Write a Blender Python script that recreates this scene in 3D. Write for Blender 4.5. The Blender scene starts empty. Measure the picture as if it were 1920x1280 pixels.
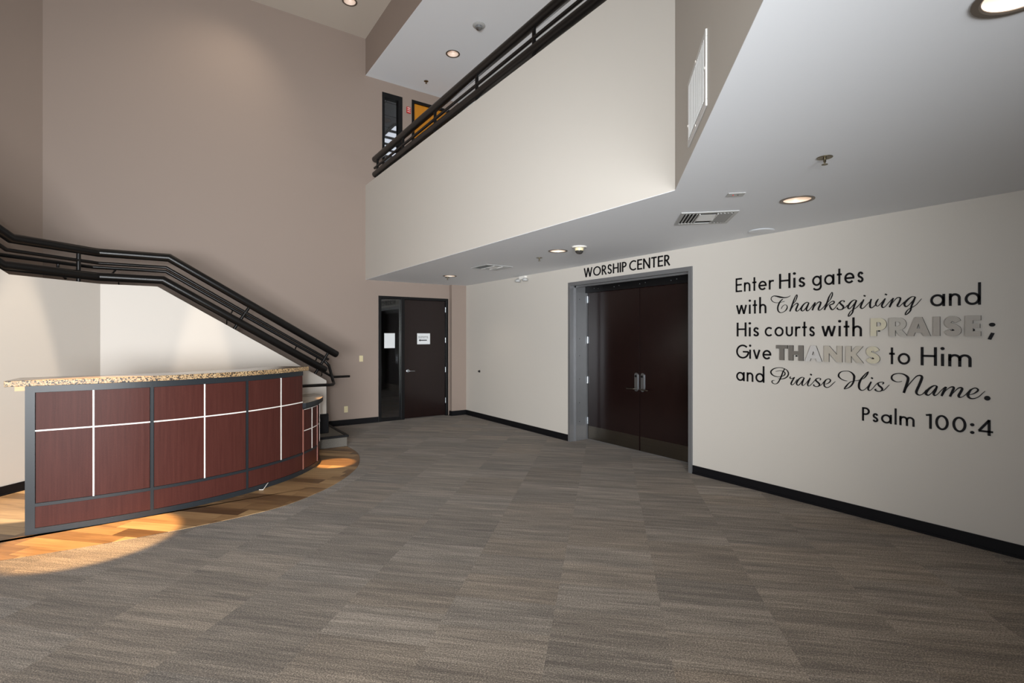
import bpy, bmesh, math, random
from mathutils import Vector, Matrix
random.seed(7)
SC = bpy.context.scene
COL = SC.collection
PI = math.pi
S2 = math.sqrt(0.5)
H_EYE = 1.65
R_ = math.radians

# ------------------------------------------------------------------ materials
MATS = {}
def new_mat(name):
    m = bpy.data.materials.new(name); m.use_nodes = True
    nt = m.node_tree; nt.nodes.clear()
    out = nt.nodes.new('ShaderNodeOutputMaterial')
    b = nt.nodes.new('ShaderNodeBsdfPrincipled')
    nt.links.new(b.outputs[0], out.inputs[0])
    MATS[name] = m
    return m, nt, b
def lin(c):
    return tuple((x/12.92 if x <= 0.04045 else ((x+0.055)/1.055)**2.4) for x in [v/255 for v in c]) + (1,)
def simple(name, rgb, rough=0.5, metal=0.0, bump=0.0, bscale=200, var=0.0, vscale=3, spec=0.5, emis=None, estr=0, coat=0):
    m, nt, b = new_mat(name)
    col = lin(rgb)
    b.inputs['Base Color'].default_value = col
    b.inputs['Roughness'].default_value = rough
    b.inputs['Metallic'].default_value = metal
    b.inputs['Specular IOR Level'].default_value = spec
    if coat: b.inputs['Coat Weight'].default_value = coat; b.inputs['Coat Roughness'].default_value = .08
    tc = nt.nodes.new('ShaderNodeNewGeometry')
    if var:
        n = nt.nodes.new('ShaderNodeTexNoise'); n.inputs['Scale'].default_value = vscale; n.inputs['Detail'].default_value = 4
        nt.links.new(tc.outputs['Position'], n.inputs['Vector'])
        mx = nt.nodes.new('ShaderNodeMix'); mx.data_type = 'RGBA'
        mx.inputs[6].default_value = tuple(c*(1-var) for c in col[:3])+(1,)
        mx.inputs[7].default_value = tuple(min(1, c*(1+var)) for c in col[:3])+(1,)
        nt.links.new(n.outputs['Fac'], mx.inputs[0]); nt.links.new(mx.outputs[2], b.inputs['Base Color'])
    if bump:
        n = nt.nodes.new('ShaderNodeTexNoise'); n.inputs['Scale'].default_value = bscale; n.inputs['Detail'].default_value = 3
        nt.links.new(tc.outputs['Position'], n.inputs['Vector'])
        bp = nt.nodes.new('ShaderNodeBump'); bp.inputs['Strength'].default_value = bump; bp.inputs['Distance'].default_value = .002
        nt.links.new(n.outputs['Fac'], bp.inputs['Height']); nt.links.new(bp.outputs[0], b.inputs['Normal'])
    if emis:
        b.inputs['Emission Color'].default_value = lin(emis); b.inputs['Emission Strength'].default_value = estr
    return m

class N:
    """tiny node-graph helper"""
    def __init__(s, nt): s.nt = nt
    def math(s, op, a, b=None, c=None):
        n = s.nt.nodes.new('ShaderNodeMath'); n.operation = op
        for i, v in enumerate((a, b, c)):
            if v is None: continue
            if isinstance(v, (int, float)): n.inputs[i].default_value = v
            else: s.nt.links.new(v, n.inputs[i])
        return n.outputs[0]
    def xyz(s, x=0, y=0, z=0):
        n = s.nt.nodes.new('ShaderNodeCombineXYZ')
        for i, v in enumerate((x, y, z)):
            if isinstance(v, (int, float)): n.inputs[i].default_value = v
            else: s.nt.links.new(v, n.inputs[i])
        return n.outputs[0]
    def pos(s):
        g = s.nt.nodes.new('ShaderNodeNewGeometry'); q = s.nt.nodes.new('ShaderNodeSeparateXYZ')
        s.nt.links.new(g.outputs['Position'], q.inputs[0]); return q.outputs
    def noise(s, vec, scale=1, detail=2, rough=.5):
        n = s.nt.nodes.new('ShaderNodeTexNoise'); n.inputs['Scale'].default_value = scale
        n.inputs['Detail'].default_value = detail; n.inputs['Roughness'].default_value = rough
        s.nt.links.new(vec, n.inputs['Vector']); return n.outputs['Fac']
    def white(s, vec):
        n = s.nt.nodes.new('ShaderNodeTexWhiteNoise'); n.noise_dimensions = '3D'
        s.nt.links.new(vec, n.inputs['Vector']); return n.outputs['Value']
    def ramp(s, fac, stops):
        n = s.nt.nodes.new('ShaderNodeValToRGB'); e = n.color_ramp.elements
        while len(e) < len(stops): e.new(.5)
        for i, (p, c) in enumerate(stops): e[i].position = p; e[i].color = c
        s.nt.links.new(fac, n.inputs[0]); return n.outputs[0]
    def mix(s, fac, a, b, blend='MIX'):
        n = s.nt.nodes.new('ShaderNodeMix'); n.data_type = 'RGBA'; n.blend_type = blend
        for i, v in ((0, fac), (6, a), (7, b)):
            if isinstance(v, (int, float)): n.inputs[i].default_value = v
            elif isinstance(v, tuple): n.inputs[i].default_value = v
            else: s.nt.links.new(v, n.inputs[i])
        return n.outputs[2]
    def link(s, a, b): s.nt.links.new(a, b)
    def bump(s, h, strength, dist):
        bp = s.nt.nodes.new('ShaderNodeBump'); bp.inputs['Strength'].default_value = strength; bp.inputs['Distance'].default_value = dist
        s.link(h, bp.inputs['Height']); return bp.outputs[0]

def carpet_mat(name, rot=True, gain=1.0):
    m, nt, b = new_mat(name); g = N(nt)
    X, Y, Z = g.pos()
    u = g.math('MULTIPLY', g.math('SUBTRACT', X, Y), S2)      # run of the streaks
    v = g.math('MULTIPLY', g.math('ADD', X, Y), S2)
    TW, TH = .635, .32
    uu = g.math('DIVIDE', g.math('ADD', u, .31), TW); iu = g.math('FLOOR', uu)
    sh = g.white(g.xyz(iu, 3.3, 1.7))
    vv = g.math('ADD', g.math('DIVIDE', v, TH), sh); iv = g.math('FLOOR', vv)
    cell = g.xyz(iu, iv, 0)
    tone = g.white(cell)
    off = g.math('MULTIPLY', g.white(g.xyz(iu, iv, 5)), 40)
    streak = g.noise(g.xyz(g.math('ADD', g.math('MULTIPLY', u, 3.2), off), g.math('MULTIPLY', v, 78), off), 1, 3, .65)
    streak2 = g.noise(g.xyz(g.math('ADD', g.math('MULTIPLY', u, 1.4), off), g.math('MULTIPLY', v, 17), off), 1, 2, .5)
    fib = g.noise(g.xyz(g.math('MULTIPLY', u, 120), g.math('MULTIPLY', v, 150), 0), 1, 3, .7)
    tint = g.white(g.xyz(iu, iv, 9))
    lo = lin((56, 50, 45)); hi = lin((172, 162, 150))
    f = g.math('ADD', g.math('MULTIPLY', g.math('SUBTRACT', streak, .5), .72), .5)
    f = g.math('ADD', f, g.math('MULTIPLY', g.math('SUBTRACT', streak2, .5), .62))
    f = g.math('ADD', f, g.math('MULTIPLY', g.math('SUBTRACT', tone, .5), .16))
    f = g.math('ADD', f, g.math('MULTIPLY', g.math('SUBTRACT', fib, .5), 2.3))
    c = g.ramp(f, [(0, lo), (.5, lin((107, 99, 90))), (1, hi)])
    c2 = g.mix(g.math('MULTIPLY', tint, .5), c, g.mix(1.0, c, lin((250, 236, 216)), 'MULTIPLY'))
    g.link(c2, b.inputs['Base Color'])
    b.inputs['Roughness'].default_value = .95; b.inputs['Specular IOR Level'].default_value = .1
    b.inputs['Sheen Weight'].default_value = .15
    hgt = g.math('ADD', g.math('MULTIPLY', fib, 1.0), g.math('MULTIPLY', streak, .4))
    g.link(g.bump(hgt, .6, .004), b.inputs['Normal'])
    return m

def plank_mat(name):
    m, nt, b = new_mat(name); g = N(nt)
    X, Y, Z = g.pos()
    u = g.math('MULTIPLY', g.math('SUBTRACT', X, Y), S2)
    v = g.math('MULTIPLY', g.math('ADD', X, Y), S2)
    PW, PL = .152, .92
    vv = g.math('DIVIDE', v, PW); iv = g.math('FLOOR', vv)
    sh = g.white(g.xyz(iv, 2.2, 8.1))
    uu = g.math('ADD', g.math('DIVIDE', u, PL), g.math('MULTIPLY', sh, 3)); iu = g.math('FLOOR', uu)
    tone = g.white(g.xyz(iu, iv, 1)); off = g.math('MULTIPLY', g.white(g.xyz(iu, iv, 4)), 30)
    gr = g.noise(g.xyz(g.math('ADD', g.math('MULTIPLY', u, 1.6), off), g.math('MULTIPLY', v, 16), off), 1, 4, .6)
    gr2 = g.noise(g.xyz(g.math('ADD', g.math('MULTIPLY', u, 3), off), g.math('MULTIPLY', v, 70), off), 1, 3, .6)
    f = g.math('ADD', g.math('MULTIPLY', tone, .62), g.math('MULTIPLY', gr, .62))
    f = g.math('ADD', f, g.math('MULTIPLY', g.math('SUBTRACT', gr2, .5), .3))
    f = g.math('SUBTRACT', f, .12)
    c = g.ramp(f, [(0, lin((66, 48, 32))), (.35, lin((112, 86, 58))), (.65, lin((158, 126, 88))), (1, lin((190, 160, 118)))])
    fv = g.math('FRACT', vv); fu = g.math('FRACT', uu)
    gap = g.math('MAXIMUM', g.math('LESS_THAN', fv, .012), g.math('LESS_THAN', fu, .0025))
    c2 = g.mix(gap, c, lin((50, 38, 28)))
    g.link(c2, b.inputs['Base Color'])
    b.inputs['Roughness'].default_value = .42
    return m

def granite_mat(name, base, speck, light, scale, rough):
    m, nt, b = new_mat(name); g = N(nt)
    geo = nt.nodes.new('ShaderNodeNewGeometry')
    vo = nt.nodes.new('ShaderNodeTexVoronoi'); vo.inputs['Scale'].default_value = scale
    nt.links.new(geo.outputs['Position'], vo.inputs['Vector'])
    sep = nt.nodes.new('ShaderNodeSeparateColor'); nt.links.new(vo.outputs['Color'], sep.inputs[0])
    c = g.ramp(sep.outputs[0], [(0, speck), (.30, speck), (.34, base), (.72, base), (.76, light), (1, light)])
    g.link(c, b.inputs['Base Color']); b.inputs['Roughness'].default_value = rough
    return m

def grain_mat(name, dark, lightc, rough, vertical=True, coat=0, amt=1.0, spec=.5):
    m, nt, b = new_mat(name); g = N(nt)
    X, Y, Z = g.pos()
    h = g.math('ADD', X, Y)
    vec = g.xyz(g.math('MULTIPLY', g.math('SUBTRACT', X, Y), 40), g.math('MULTIPLY', h, 40), g.math('MULTIPLY', Z, 2.2))
    n1 = g.noise(vec, 1, 4, .6)
    n2 = g.noise(g.xyz(X, Y, Z), 260, 2, .6)
    f = g.math('ADD', g.math('MULTIPLY', n1, .55), g.math('MULTIPLY', n2, .45))
    g.link(g.ramp(f, [(.3, dark), (.72, lightc)]), b.inputs['Base Color'])
    b.inputs['Roughness'].default_value = rough; b.inputs['Specular IOR Level'].default_value = spec
    if coat: b.inputs['Coat Weight'].default_value = coat; b.inputs['Coat Roughness'].default_value = .12
    return m

def brushed(name, rgb, rough, along='Z', var=.1):
    m, nt, b = new_mat(name); g = N(nt)
    X, Y, Z = g.pos()
    if along == 'Z': vec = g.xyz(g.math('MULTIPLY', X, 300), g.math('MULTIPLY', Y, 300), g.math('MULTIPLY', Z, 3))
    else: vec = g.xyz(g.math('MULTIPLY', X, 3), g.math('MULTIPLY', Y, 3), g.math('MULTIPLY', Z, 300))
    n1 = g.noise(vec, 1, 3, .6)
    c = lin(rgb)
    g.link(g.ramp(n1, [(.3, tuple(x*(1-var) for x in c[:3])+(1,)), (.7, tuple(min(1, x*(1+var)) for x in c[:3])+(1,))]), b.inputs['Base Color'])
    b.inputs['Metallic'].default_value = 1; b.inputs['Roughness'].default_value = rough
    return m

def glass_mat(name, tint=(1, 1, 1), rough=0.0):
    m = bpy.data.materials.new(name); m.use_nodes = True
    nt = m.node_tree; nt.nodes.clear()
    out = nt.nodes.new('ShaderNodeOutputMaterial')
    b = nt.nodes.new('ShaderNodeBsdfPrincipled')
    b.inputs['Base Color'].default_value = tint + (1,)
    b.inputs['Transmission Weight'].default_value = 1; b.inputs['Roughness'].default_value = rough; b.inputs['IOR'].default_value = 1.5
    nt.links.new(b.outputs[0], out.inputs[0]); MATS[name] = m
    return m

WALL = simple('paint_greige', (197, 192, 184), .62, bump=.08, bscale=260)
TAUPE = simple('paint_taupe', (147, 132, 122), .66, bump=.08, bscale=260)
STAIRW = simple('paint_stair_wall', (194, 188, 180), .55, bump=.06, bscale=260)
CEIL = simple('paint_ceiling', (228, 231, 235), .7, bump=.1, bscale=180)
CEIL2 = simple('paint_ceiling_warm', (200, 190, 178), .7, bump=.1, bscale=180)
BASEB = simple('rubber_base_black', (15, 15, 18), .5, spec=.2)
BLACKM = simple('black_enamel_pipe', (12, 11, 11), .34, spec=.35, bump=.03, bscale=400)
BLACKF = simple('black_frame', (12, 12, 14), .4, spec=.3)
TRIMD = simple('desk_black_trim', (36, 40, 44), .4, spec=.3)
STEEL = simple('steel_door_frame', (126, 127, 129), .36, metal=.5, var=.06, vscale=9)
STEELD = brushed('satin_kick_plate', (112, 106, 97), .3, along='X')
CHROME = simple('chrome', (225, 225, 225), .15, metal=1)
SATIN = simple('satin_chrome', (170, 175, 180), .35, metal=1)
STRIP = simple('white_metal_strip', (232, 228, 222), .35)
ESPRESSO = grain_mat('espresso_veneer', lin((15, 7, 7)), lin((32, 17, 15)), .24, coat=.12, spec=.35)
LAMINATE = grain_mat('mahogany_laminate', lin((60, 30, 26)), lin((80, 44, 38)), .46, spec=.12)
CARCASS = simple('desk_core_board', (46, 40, 38), .6)
GRAN_E = granite_mat('granite_edge', lin((158, 128, 90)), lin((40, 33, 30)), lin((186, 160, 122)), 120, .5)
GRAN_T = granite_mat('granite_top', lin((150, 132, 110)), lin((112, 96, 80)), lin((168, 152, 130)), 160, .16)
OAK = simple('pale_oak_edge', (196, 150, 92), .45, var=.15, vscale=14)
CARPET = carpet_mat('carpet_tile')
PLANK = plank_mat('wood_look_plank')
STEPC = simple('stair_carpet', (100, 96, 90), .95, bump=.5, bscale=420, var=.3, vscale=90, spec=.1)
NOSE = simple('black_rubber_nosing', (17, 17, 19), .55, spec=.2)
WHITE = simple('white_plastic', (226, 224, 218), .4)
WHITEM = simple('white_enamel', (214, 214, 212), .45)
GREYM = simple('grey_vent_enamel', (172, 173, 172), .4)
IVORY = simple('ivory_plastic', (216, 204, 164), .4)
DARK = simple('dark_recess', (14, 14, 15), .8)
DUCT = simple('shadowed_duct', (70, 70, 72), .8)
PAPER = simple('white_paper', (224, 228, 230), .7)
INK = simple('black_ink', (24, 24, 26), .5)
LETTER = simple('black_letter_acrylic', (13, 12, 15), .45, spec=.2)
OCHRE = grain_mat('ochre_door_veneer', lin((176, 110, 14)), lin((206, 136, 26)), .4)
BRASSY = simple('bronze_sprinkler', (120, 112, 92), .35, metal=1)
REFL = simple('downlight_reflector', (246, 230, 216), .35)
TRIMR = simple('downlight_trim', (118, 108, 98), .4, metal=.6)
LAMP = simple('lit_lamp', (255, 236, 208), .4, emis=(255, 238, 216), estr=2.2)
LAMPD = simple('flash_glow_lamp', (240, 230, 220), .4, emis=(255, 228, 216), estr=.7)  # unlit lamp; its emission imitates flash thrown back by the reflector
REDP = simple('red_plastic', (190, 40, 36), .4)
CREAM = simple('cream_plastic', (226, 214, 176), .45)
SMOKED = simple('smoked_dome', (58, 56, 54), .2)
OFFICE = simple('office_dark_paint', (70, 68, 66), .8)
TILEC = simple('office_ceiling_tile', (150, 156, 162), .8, bump=.3, bscale=300)
TROFF = simple('lit_troffer', (250, 252, 255), .4, emis=(235, 242, 255), estr=.65)
CLEAR = glass_mat('clear_glass')
MET_P = [simple('brushed_letter_%d' % i, c, .42, metal=.35) for i, c in enumerate(((206, 200, 178), (176, 172, 164), (190, 184, 172), (122, 118, 112), (206, 205, 203), (160, 154, 146)))]  # letter tones carry the metal's differing reflections in their colour

# ------------------------------------------------------------------ mesh building
def catmull(pts, n=8):
    out = []
    P = [pts[0]] + list(pts) + [pts[-1]]
    for i in range(1, len(P)-2):
        a, b, c, d = P[i-1], P[i], P[i+1], P[i+2]
        for k in range(n):
            t = k/n
            out.append(tuple(.5*(2*b[j] + (c[j]-a[j])*t + (2*a[j]-5*b[j]+4*c[j]-d[j])*t*t + (3*b[j]-a[j]-3*c[j]+d[j])*t**3) for j in range(len(b))))
    out.append(tuple(pts[-1]))
    return out

class MB:
    def __init__(s): s.v = []; s.f = []; s.mi = []
    def add(s, vs, fs, mi=0):
        o = len(s.v); s.v += [tuple(p) for p in vs]; s.f += [tuple(i+o for i in f) for f in fs]; s.mi += [mi]*len(fs); return s
    def box(s, a, b, mi=0):
        x0, y0, z0 = a; x1, y1, z1 = b
        return s.add([(x0,y0,z0),(x1,y0,z0),(x1,y1,z0),(x0,y1,z0),(x0,y0,z1),(x1,y0,z1),(x1,y1,z1),(x0,y1,z1)],
              [(0,3,2,1),(4,5,6,7),(0,1,5,4),(1,2,6,5),(2,3,7,6),(3,0,4,7)], mi)
    def obox(s, c, ax, ay, az, mi=0):
        """oriented box: centre and three half-axis vectors"""
        c = Vector(c); ax = Vector(ax); ay = Vector(ay); az = Vector(az)
        vs = [c+i*ax+j*ay+k*az for k in (-1,1) for j in (-1,1) for i in (-1,1)]
        return s.add(vs, [(0,2,3,1),(4,5,7,6),(0,1,5,4),(1,3,7,5),(3,2,6,7),(2,0,4,6)], mi)
    def prism(s, poly, d0, d1, mp, mi=0):
        """poly of (a,b); mp(a,b,d)->xyz"""
        n = len(poly)
        vs = [mp(a, b, d0) for a, b in poly] + [mp(a, b, d1) for a, b in poly]
        fs = [tuple(range(n))[::-1], tuple(range(n, 2*n))] + [(i, (i+1) % n, (i+1) % n+n, i+n) for i in range(n)]
        return s.add(vs, fs, mi)
    def slab(s, poly, z0, z1, mi=0):
        return s.prism(poly, z0, z1, lambda a, b, d: (a, b, d), mi)
    def tube(s, pts, r, n=16, cap=True, mi=0, round_end=False):
        pts = [Vector(p) for p in pts]; rings = []
        for i, p in enumerate(pts):
            if i == 0: t = pts[1]-p
            elif i == len(pts)-1: t = p-pts[i-1]
            else: t = (pts[i+1]-p).normalized() + (p-pts[i-1]).normalized()
            t.normalize()
            ref = Vector((0,0,1)) if abs(t.z) < .95 else Vector((1,0,0))
            a = t.cross(ref).normalized(); b = a.cross(t).normalized()
            k = 1
            if 0 < i < len(pts)-1:
                ca = (pts[i+1]-p).normalized().dot((p-pts[i-1]).normalized()); half = math.sqrt(max(.2, (1+ca)/2)); k = 1/half
                bd = ((pts[i+1]-p).normalized() - (p-pts[i-1]).normalized())
                bd = bd.normalized() if bd.length > 1e-6 else None
            else: bd = None
            ring = []
            for j in range(n):
                w = a*math.cos(2*PI*j/n) + b*math.sin(2*PI*j/n)
                if bd is not None and k > 1: w = w + bd*(w.dot(bd))*(k-1)
                ring.append(p + w*r)
            rings.append(ring)
        if round_end:
            for end in (0, 1):
                p = pts[0] if end == 0 else pts[-1]; q = pts[1] if end == 0 else pts[-2]
                t = (p-q).normalized(); base = rings[0] if end == 0 else rings[-1]
                new = []
                for e in (R_(35), R_(65)):
                    new.append([p + (x-p)*math.cos(e) + t*r*math.sin(e)*.55 for x in base])
                if end == 0: rings = new[::-1] + rings
                else: rings = rings + new
        vs = [v for ring in rings for v in ring]; m = len(rings)
        fs = [(i*n+j, i*n+(j+1) % n, (i+1)*n+(j+1) % n, (i+1)*n+j) for i in range(m-1) for j in range(n)]
        if cap: fs += [tuple(range(n))[::-1], tuple(range((m-1)*n, m*n))]
        return s.add(vs, fs, mi)
    def lathe(s, prof, c=(0,0,0), n=28, axis='z', mi=0, cap=True):
        """prof of (r,h) revolved about an axis through c"""
        c = Vector(c); vs = []
        def mk(r, h, a):
            x, y = r*math.cos(a), r*math.sin(a)
            return {'z': Vector((x, y, h)), 'x': Vector((h, x, y)), 'y': Vector((x, h, y))}[axis] + c
        for r, h in prof:
            for j in range(n): vs.append(mk(max(r, 1e-4), h, 2*PI*j/n))
        m = len(prof)
        fs = [(i*n+j, i*n+(j+1) % n, (i+1)*n+(j+1) % n, (i+1)*n+j) for i in range(m-1) for j in range(n)]
        if cap: fs += [tuple(range(n))[::-1], tuple(range((m-1)*n, m*n))]
        return s.add(vs, fs, mi)
    def ribbon(s, pts, w, d0, d1, mp, mi=0):
        """stroke of half widths along (u,v) centre points, extruded d0..d1"""
        n = len(pts)
        ws = w if isinstance(w, (list, tuple)) else [w]*n
        L, Rr = [], []
        for i in range(n):
            p = Vector(pts[i][:2])
            a = Vector(pts[i-1][:2]) if i else None; b = Vector(pts[i+1][:2]) if i < n-1 else None
            if a is None: t = (b-p).normalized(); k = 1
            elif b is None: t = (p-a).normalized(); k = 1
            else:
                t1 = (p-a).normalized(); t2 = (b-p).normalized(); t = t1+t2
                if t.length < 1e-4: t = t2
                t.normalize(); k = min(1.5, 1/max(.3, t.dot(t2)))
            nn = Vector((-t.y, t.x))*ws[i]*k
            L.append(p+nn); Rr.append(p-nn)
        vs = []
        for i in range(n):
            vs += [mp(L[i].x, L[i].y, d0), mp(Rr[i].x, Rr[i].y, d0), mp(Rr[i].x, Rr[i].y, d1), mp(L[i].x, L[i].y, d1)]
        fs = []
        for i in range(n-1):
            o = i*4
            for j in range(4): fs.append((o+j, o+(j+1) % 4, o+4+(j+1) % 4, o+4+j))
        fs += [(0,1,2,3), tuple((n-1)*4+q for q in (3,2,1,0))]
        return s.add(vs, fs, mi)
    def build(s, name, mat, parent=None, loc=None, smooth=False, bevel=0, label=None):
        me = bpy.data.meshes.new(name)
        base = Vector((0,0,0))
        if parent is not None:
            p = parent
            while p is not None: base = base + Vector(p.location); p = p.parent
        elif loc is not None: base = Vector(loc)
        else:
            xs = [v[0] for v in s.v]; ys = [v[1] for v in s.v]; zs = [v[2] for v in s.v]
            base = Vector(((min(xs)+max(xs))/2, (min(ys)+max(ys))/2, min(zs)))
        me.from_pydata([tuple(Vector(v)-base) for v in s.v], [], s.f)
        mats = mat if isinstance(mat, (list, tuple)) else [mat]
        for m in mats: me.materials.append(m)
        me.polygons.foreach_set('material_index', s.mi)
        bm = bmesh.new(); bm.from_mesh(me); bmesh.ops.recalc_face_normals(bm, faces=bm.faces); bm.to_mesh(me); bm.free()
        if smooth:
            me.polygons.foreach_set('use_smooth', [True]*len(me.polygons)); me.set_sharp_from_angle(angle=R_(38))
        me.update()
        o = bpy.data.objects.new(name, me); COL.objects.link(o)
        if parent is not None: o.parent = parent
        else: o.location = base
        if bevel:
            bv = o.modifiers.new('bevel', 'BEVEL'); bv.width = bevel; bv.segments = 2; bv.limit_method = 'ANGLE'; bv.angle_limit = R_(40)
        if label: o['label'] = label
        return o

def tag(o, label=None, cat=None, group=None, kind=None):
    if label: o['label'] = label
    if cat: o['category'] = cat
    if group: o['group'] = group
    if kind: o['kind'] = kind
    return o
def struct(o): o['kind'] = 'structure'; return o
def empty(name, loc=(0,0,0)):
    o = bpy.data.objects.new(name, None); o.empty_display_size = .1; COL.objects.link(o); o.location = loc; return o
def kids(o): return [c for c in bpy.data.objects if c.parent == o]
def copy_tree(o, loc=None, parent=None, rotz=None):
    c = o.copy(); COL.objects.link(c); c.parent = parent
    if loc is not None: c.location = loc
    if rotz is not None: c.rotation_euler = (0, 0, rotz)
    for ch in kids(o): copy_tree(ch, None, c)
    return c

# ------------------------------------------------------------------ the shell
XR, YB, ZC = 5.25, 9.53, 2.74          # right wall, back wall, low ceiling
ZK, ZF, ZU, ZT = 4.545, 3.85, 6.64, 7.34  # knee wall top, upper floor, upper ceiling, top ceiling
XF = 3.12                               # balcony face
CF = 2.415 - 3.12                       # balcony 45 degree face: y - x
CO = (XF, 2.415)                        # its corner
OUT = (-3.28, 2.415 - 6.4)              # far end of the angled face

def wall(name, org, ud, length, z0, z1, thick, mat, holes=()):
    """wall with openings; org (x,y) start, ud unit run, thick vector (x,y); holes (u0,u1,za,zb)"""
    us = sorted({0, length, *[h[0] for h in holes], *[h[1] for h in holes]})
    zs = sorted({z0, z1, *[h[2] for h in holes], *[h[3] for h in holes]})
    def solid(i, j):
        if i < 0 or j < 0 or i >= len(us)-1 or j >= len(zs)-1: return False
        uc = (us[i]+us[i+1])/2; zc = (zs[j]+zs[j+1])/2
        return not any(h[0] < uc < h[1] and h[2] < zc < h[3] for h in holes)
    mb = MB()
    def P(u, z, d): return (org[0]+ud[0]*u+thick[0]*d, org[1]+ud[1]*u+thick[1]*d, z)
    for i in range(len(us)-1):
        for j in range(len(zs)-1):
            if not solid(i, j): continue
            a, b, c, d = us[i], us[i+1], zs[j], zs[j+1]
            mb.add([P(a,c,0),P(b,c,0),P(b,d,0),P(a,d,0)], [(0,1,2,3)]); mb.add([P(a,c,1),P(b,c,1),P(b,d,1),P(a,d,1)], [(3,2,1,0)])
            for (di, dj, e) in ((-1,0,((a,c),(a,d))),(1,0,((b,c),(b,d))),(0,-1,((a,c),(b,c))),(0,1,((a,d),(b,d)))):
                if not solid(i+di, j+dj):
                    (u1,w1),(u2,w2) = e
                    mb.add([P(u1,w1,0),P(u2,w2,0),P(u2,w2,1),P(u1,w1,1)], [(0,1,2,3)])
    o = mb.build(name, mat); 
    bm = bmesh.new(); bm.from_mesh(o.data); bmesh.ops.remove_doubles(bm, verts=bm.verts, dist=1e-5); bmesh.ops.recalc_face_normals(bm, faces=bm.faces); bm.to_mesh(o.data); bm.free()
    return struct(o)

struct(MB().box((-6.2,-5.2,-.1),(9,13.6,0)).build('floor', CARPET))
edge = catmull([(-3.3,5.62),(-2.3,5.40),(-1.6,5.27),(-1.02,5.19),(-.47,5.15),(.17,5.17),(.8,5.27),(1.216,5.494),(1.626,5.868),(2.005,6.425),(2.212,7.089),(2.225,7.675)], 6)
struct(MB().slab(edge+[(1.62,7.675),(1.62,8.02),(-.70,8.02),(-1.44,7.28),(-3.2,5.52)], 0.0005, .004).build('floor_wood_inlay', PLANK))

# right wall with the double-door opening
wall('wall_right', (XR,-5), (0,1), YB+5, 0, 6.7, (.42,0), WALL, [(5+3.806,5+6.085,0,2.505)])
# back wall
BX = -1.445
wall('wall_back', (BX,YB), (1,0), XR-BX+.42, 0, ZT+.05, (0,.15), TAUPE,
     [(3.372-BX,4.876-BX,0,2.45),(3.447-BX,3.86-BX,4.0,6.42),(4.06-BX,4.99-BX,ZF,6.43)])
struct(MB().box((4.908,9.42,0),(XR,YB,ZC)).build('wall_pier', TAUPE))
wall('wall_left', (BX,YB), (-S2,-S2), 5.05, 0, ZT+.05, (-.15*S2,.15*S2), TAUPE)
wall('wall_window', (-5,-5), (0,1), 10.98, 0, ZT+.05, (-.2,0), TAUPE, [(2.6,9.2,.06,2.70)])
wall('wall_rear', (-6.2,-5), (1,0), 12, 0, ZT+.05, (0,-.2), TAUPE)
# ceilings
low = [(XF,YB),(XF,2.415),OUT,(OUT[0],-5),(XR,-5),(XR,YB)]
struct(MB().slab(low, ZC, ZC+.004).build('ceiling_soffit', CEIL))
inn = [(XF+.15,YB),(XF+.15,2.415-.062),(OUT[0]+.106+.044,OUT[1]-.062),(OUT[0]+.15,-5),(XR,-5),(XR,YB)]
struct(MB().slab(inn, ZC+.006, ZF).build('floor_upper', CARPET))
struct(MB().slab(low, ZU, ZU+.004).build('ceiling_upper', CEIL))
struct(MB().slab([(BX,YB+.1),(-6.2,YB-4.5),(-6.2,-5.2),(5.7,-5.2),(5.7,YB+.1)], ZT, ZT+.1).build('ceiling', CEIL2))
# balcony face, straight and angled
wall('wall_balcony', (XF,2.415), (0,1), YB-2.415, ZC+.004, ZK, (.15,0), WALL)
fl = math.hypot(CO[0]-OUT[0], CO[1]-OUT[1])
wall('wall_balcony_angled', CO, (-S2,-S2), fl, ZC+.004, ZK, (.15*S2,-.15*S2), WALL)
wall('wall_bulkhead', (XF,2.415), (0,1), YB-2.415, ZU+.004, ZT, (.15,0), TAUPE)
wall('wall_bulkhead_angled', CO, (-S2,-S2), fl, ZU+.004, ZT, (.15*S2,-.15*S2), TAUPE)

# stair enclosure walls (sloping tops)
KX, KY = -.69, 8.03; WT = .14
C45 = KY - KX
def sx(x): return 2.306 - .615*(x + .112)
wx0 = 2.02
mb = MB().prism([(wx0,.165),(wx0,sx(wx0)-.015),(-.112,2.306),(KX-.058,2.306),(KX-.058,0),(1.6,0),(1.6,.165)], KY, KY+WT, lambda a, b, d: (a, d, b))
struct(mb.build('wall_stair', STAIRW))
L1 = .97; SL = 2.7   # landing part and flight part along the 45 run
P45 = lambda s, d: (KX - S2*s - S2*d, KY - S2*s + S2*d)   # d to the stair side
mb = MB().prism([(0,0),(0,2.306),(L1,2.306),(L1+SL,2.306+.615*SL),(L1+SL,0)], 0, WT, lambda a, b, d: (*P45(a, d), b))
struct(mb.build('wall_stair_angled', STAIRW))

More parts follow.
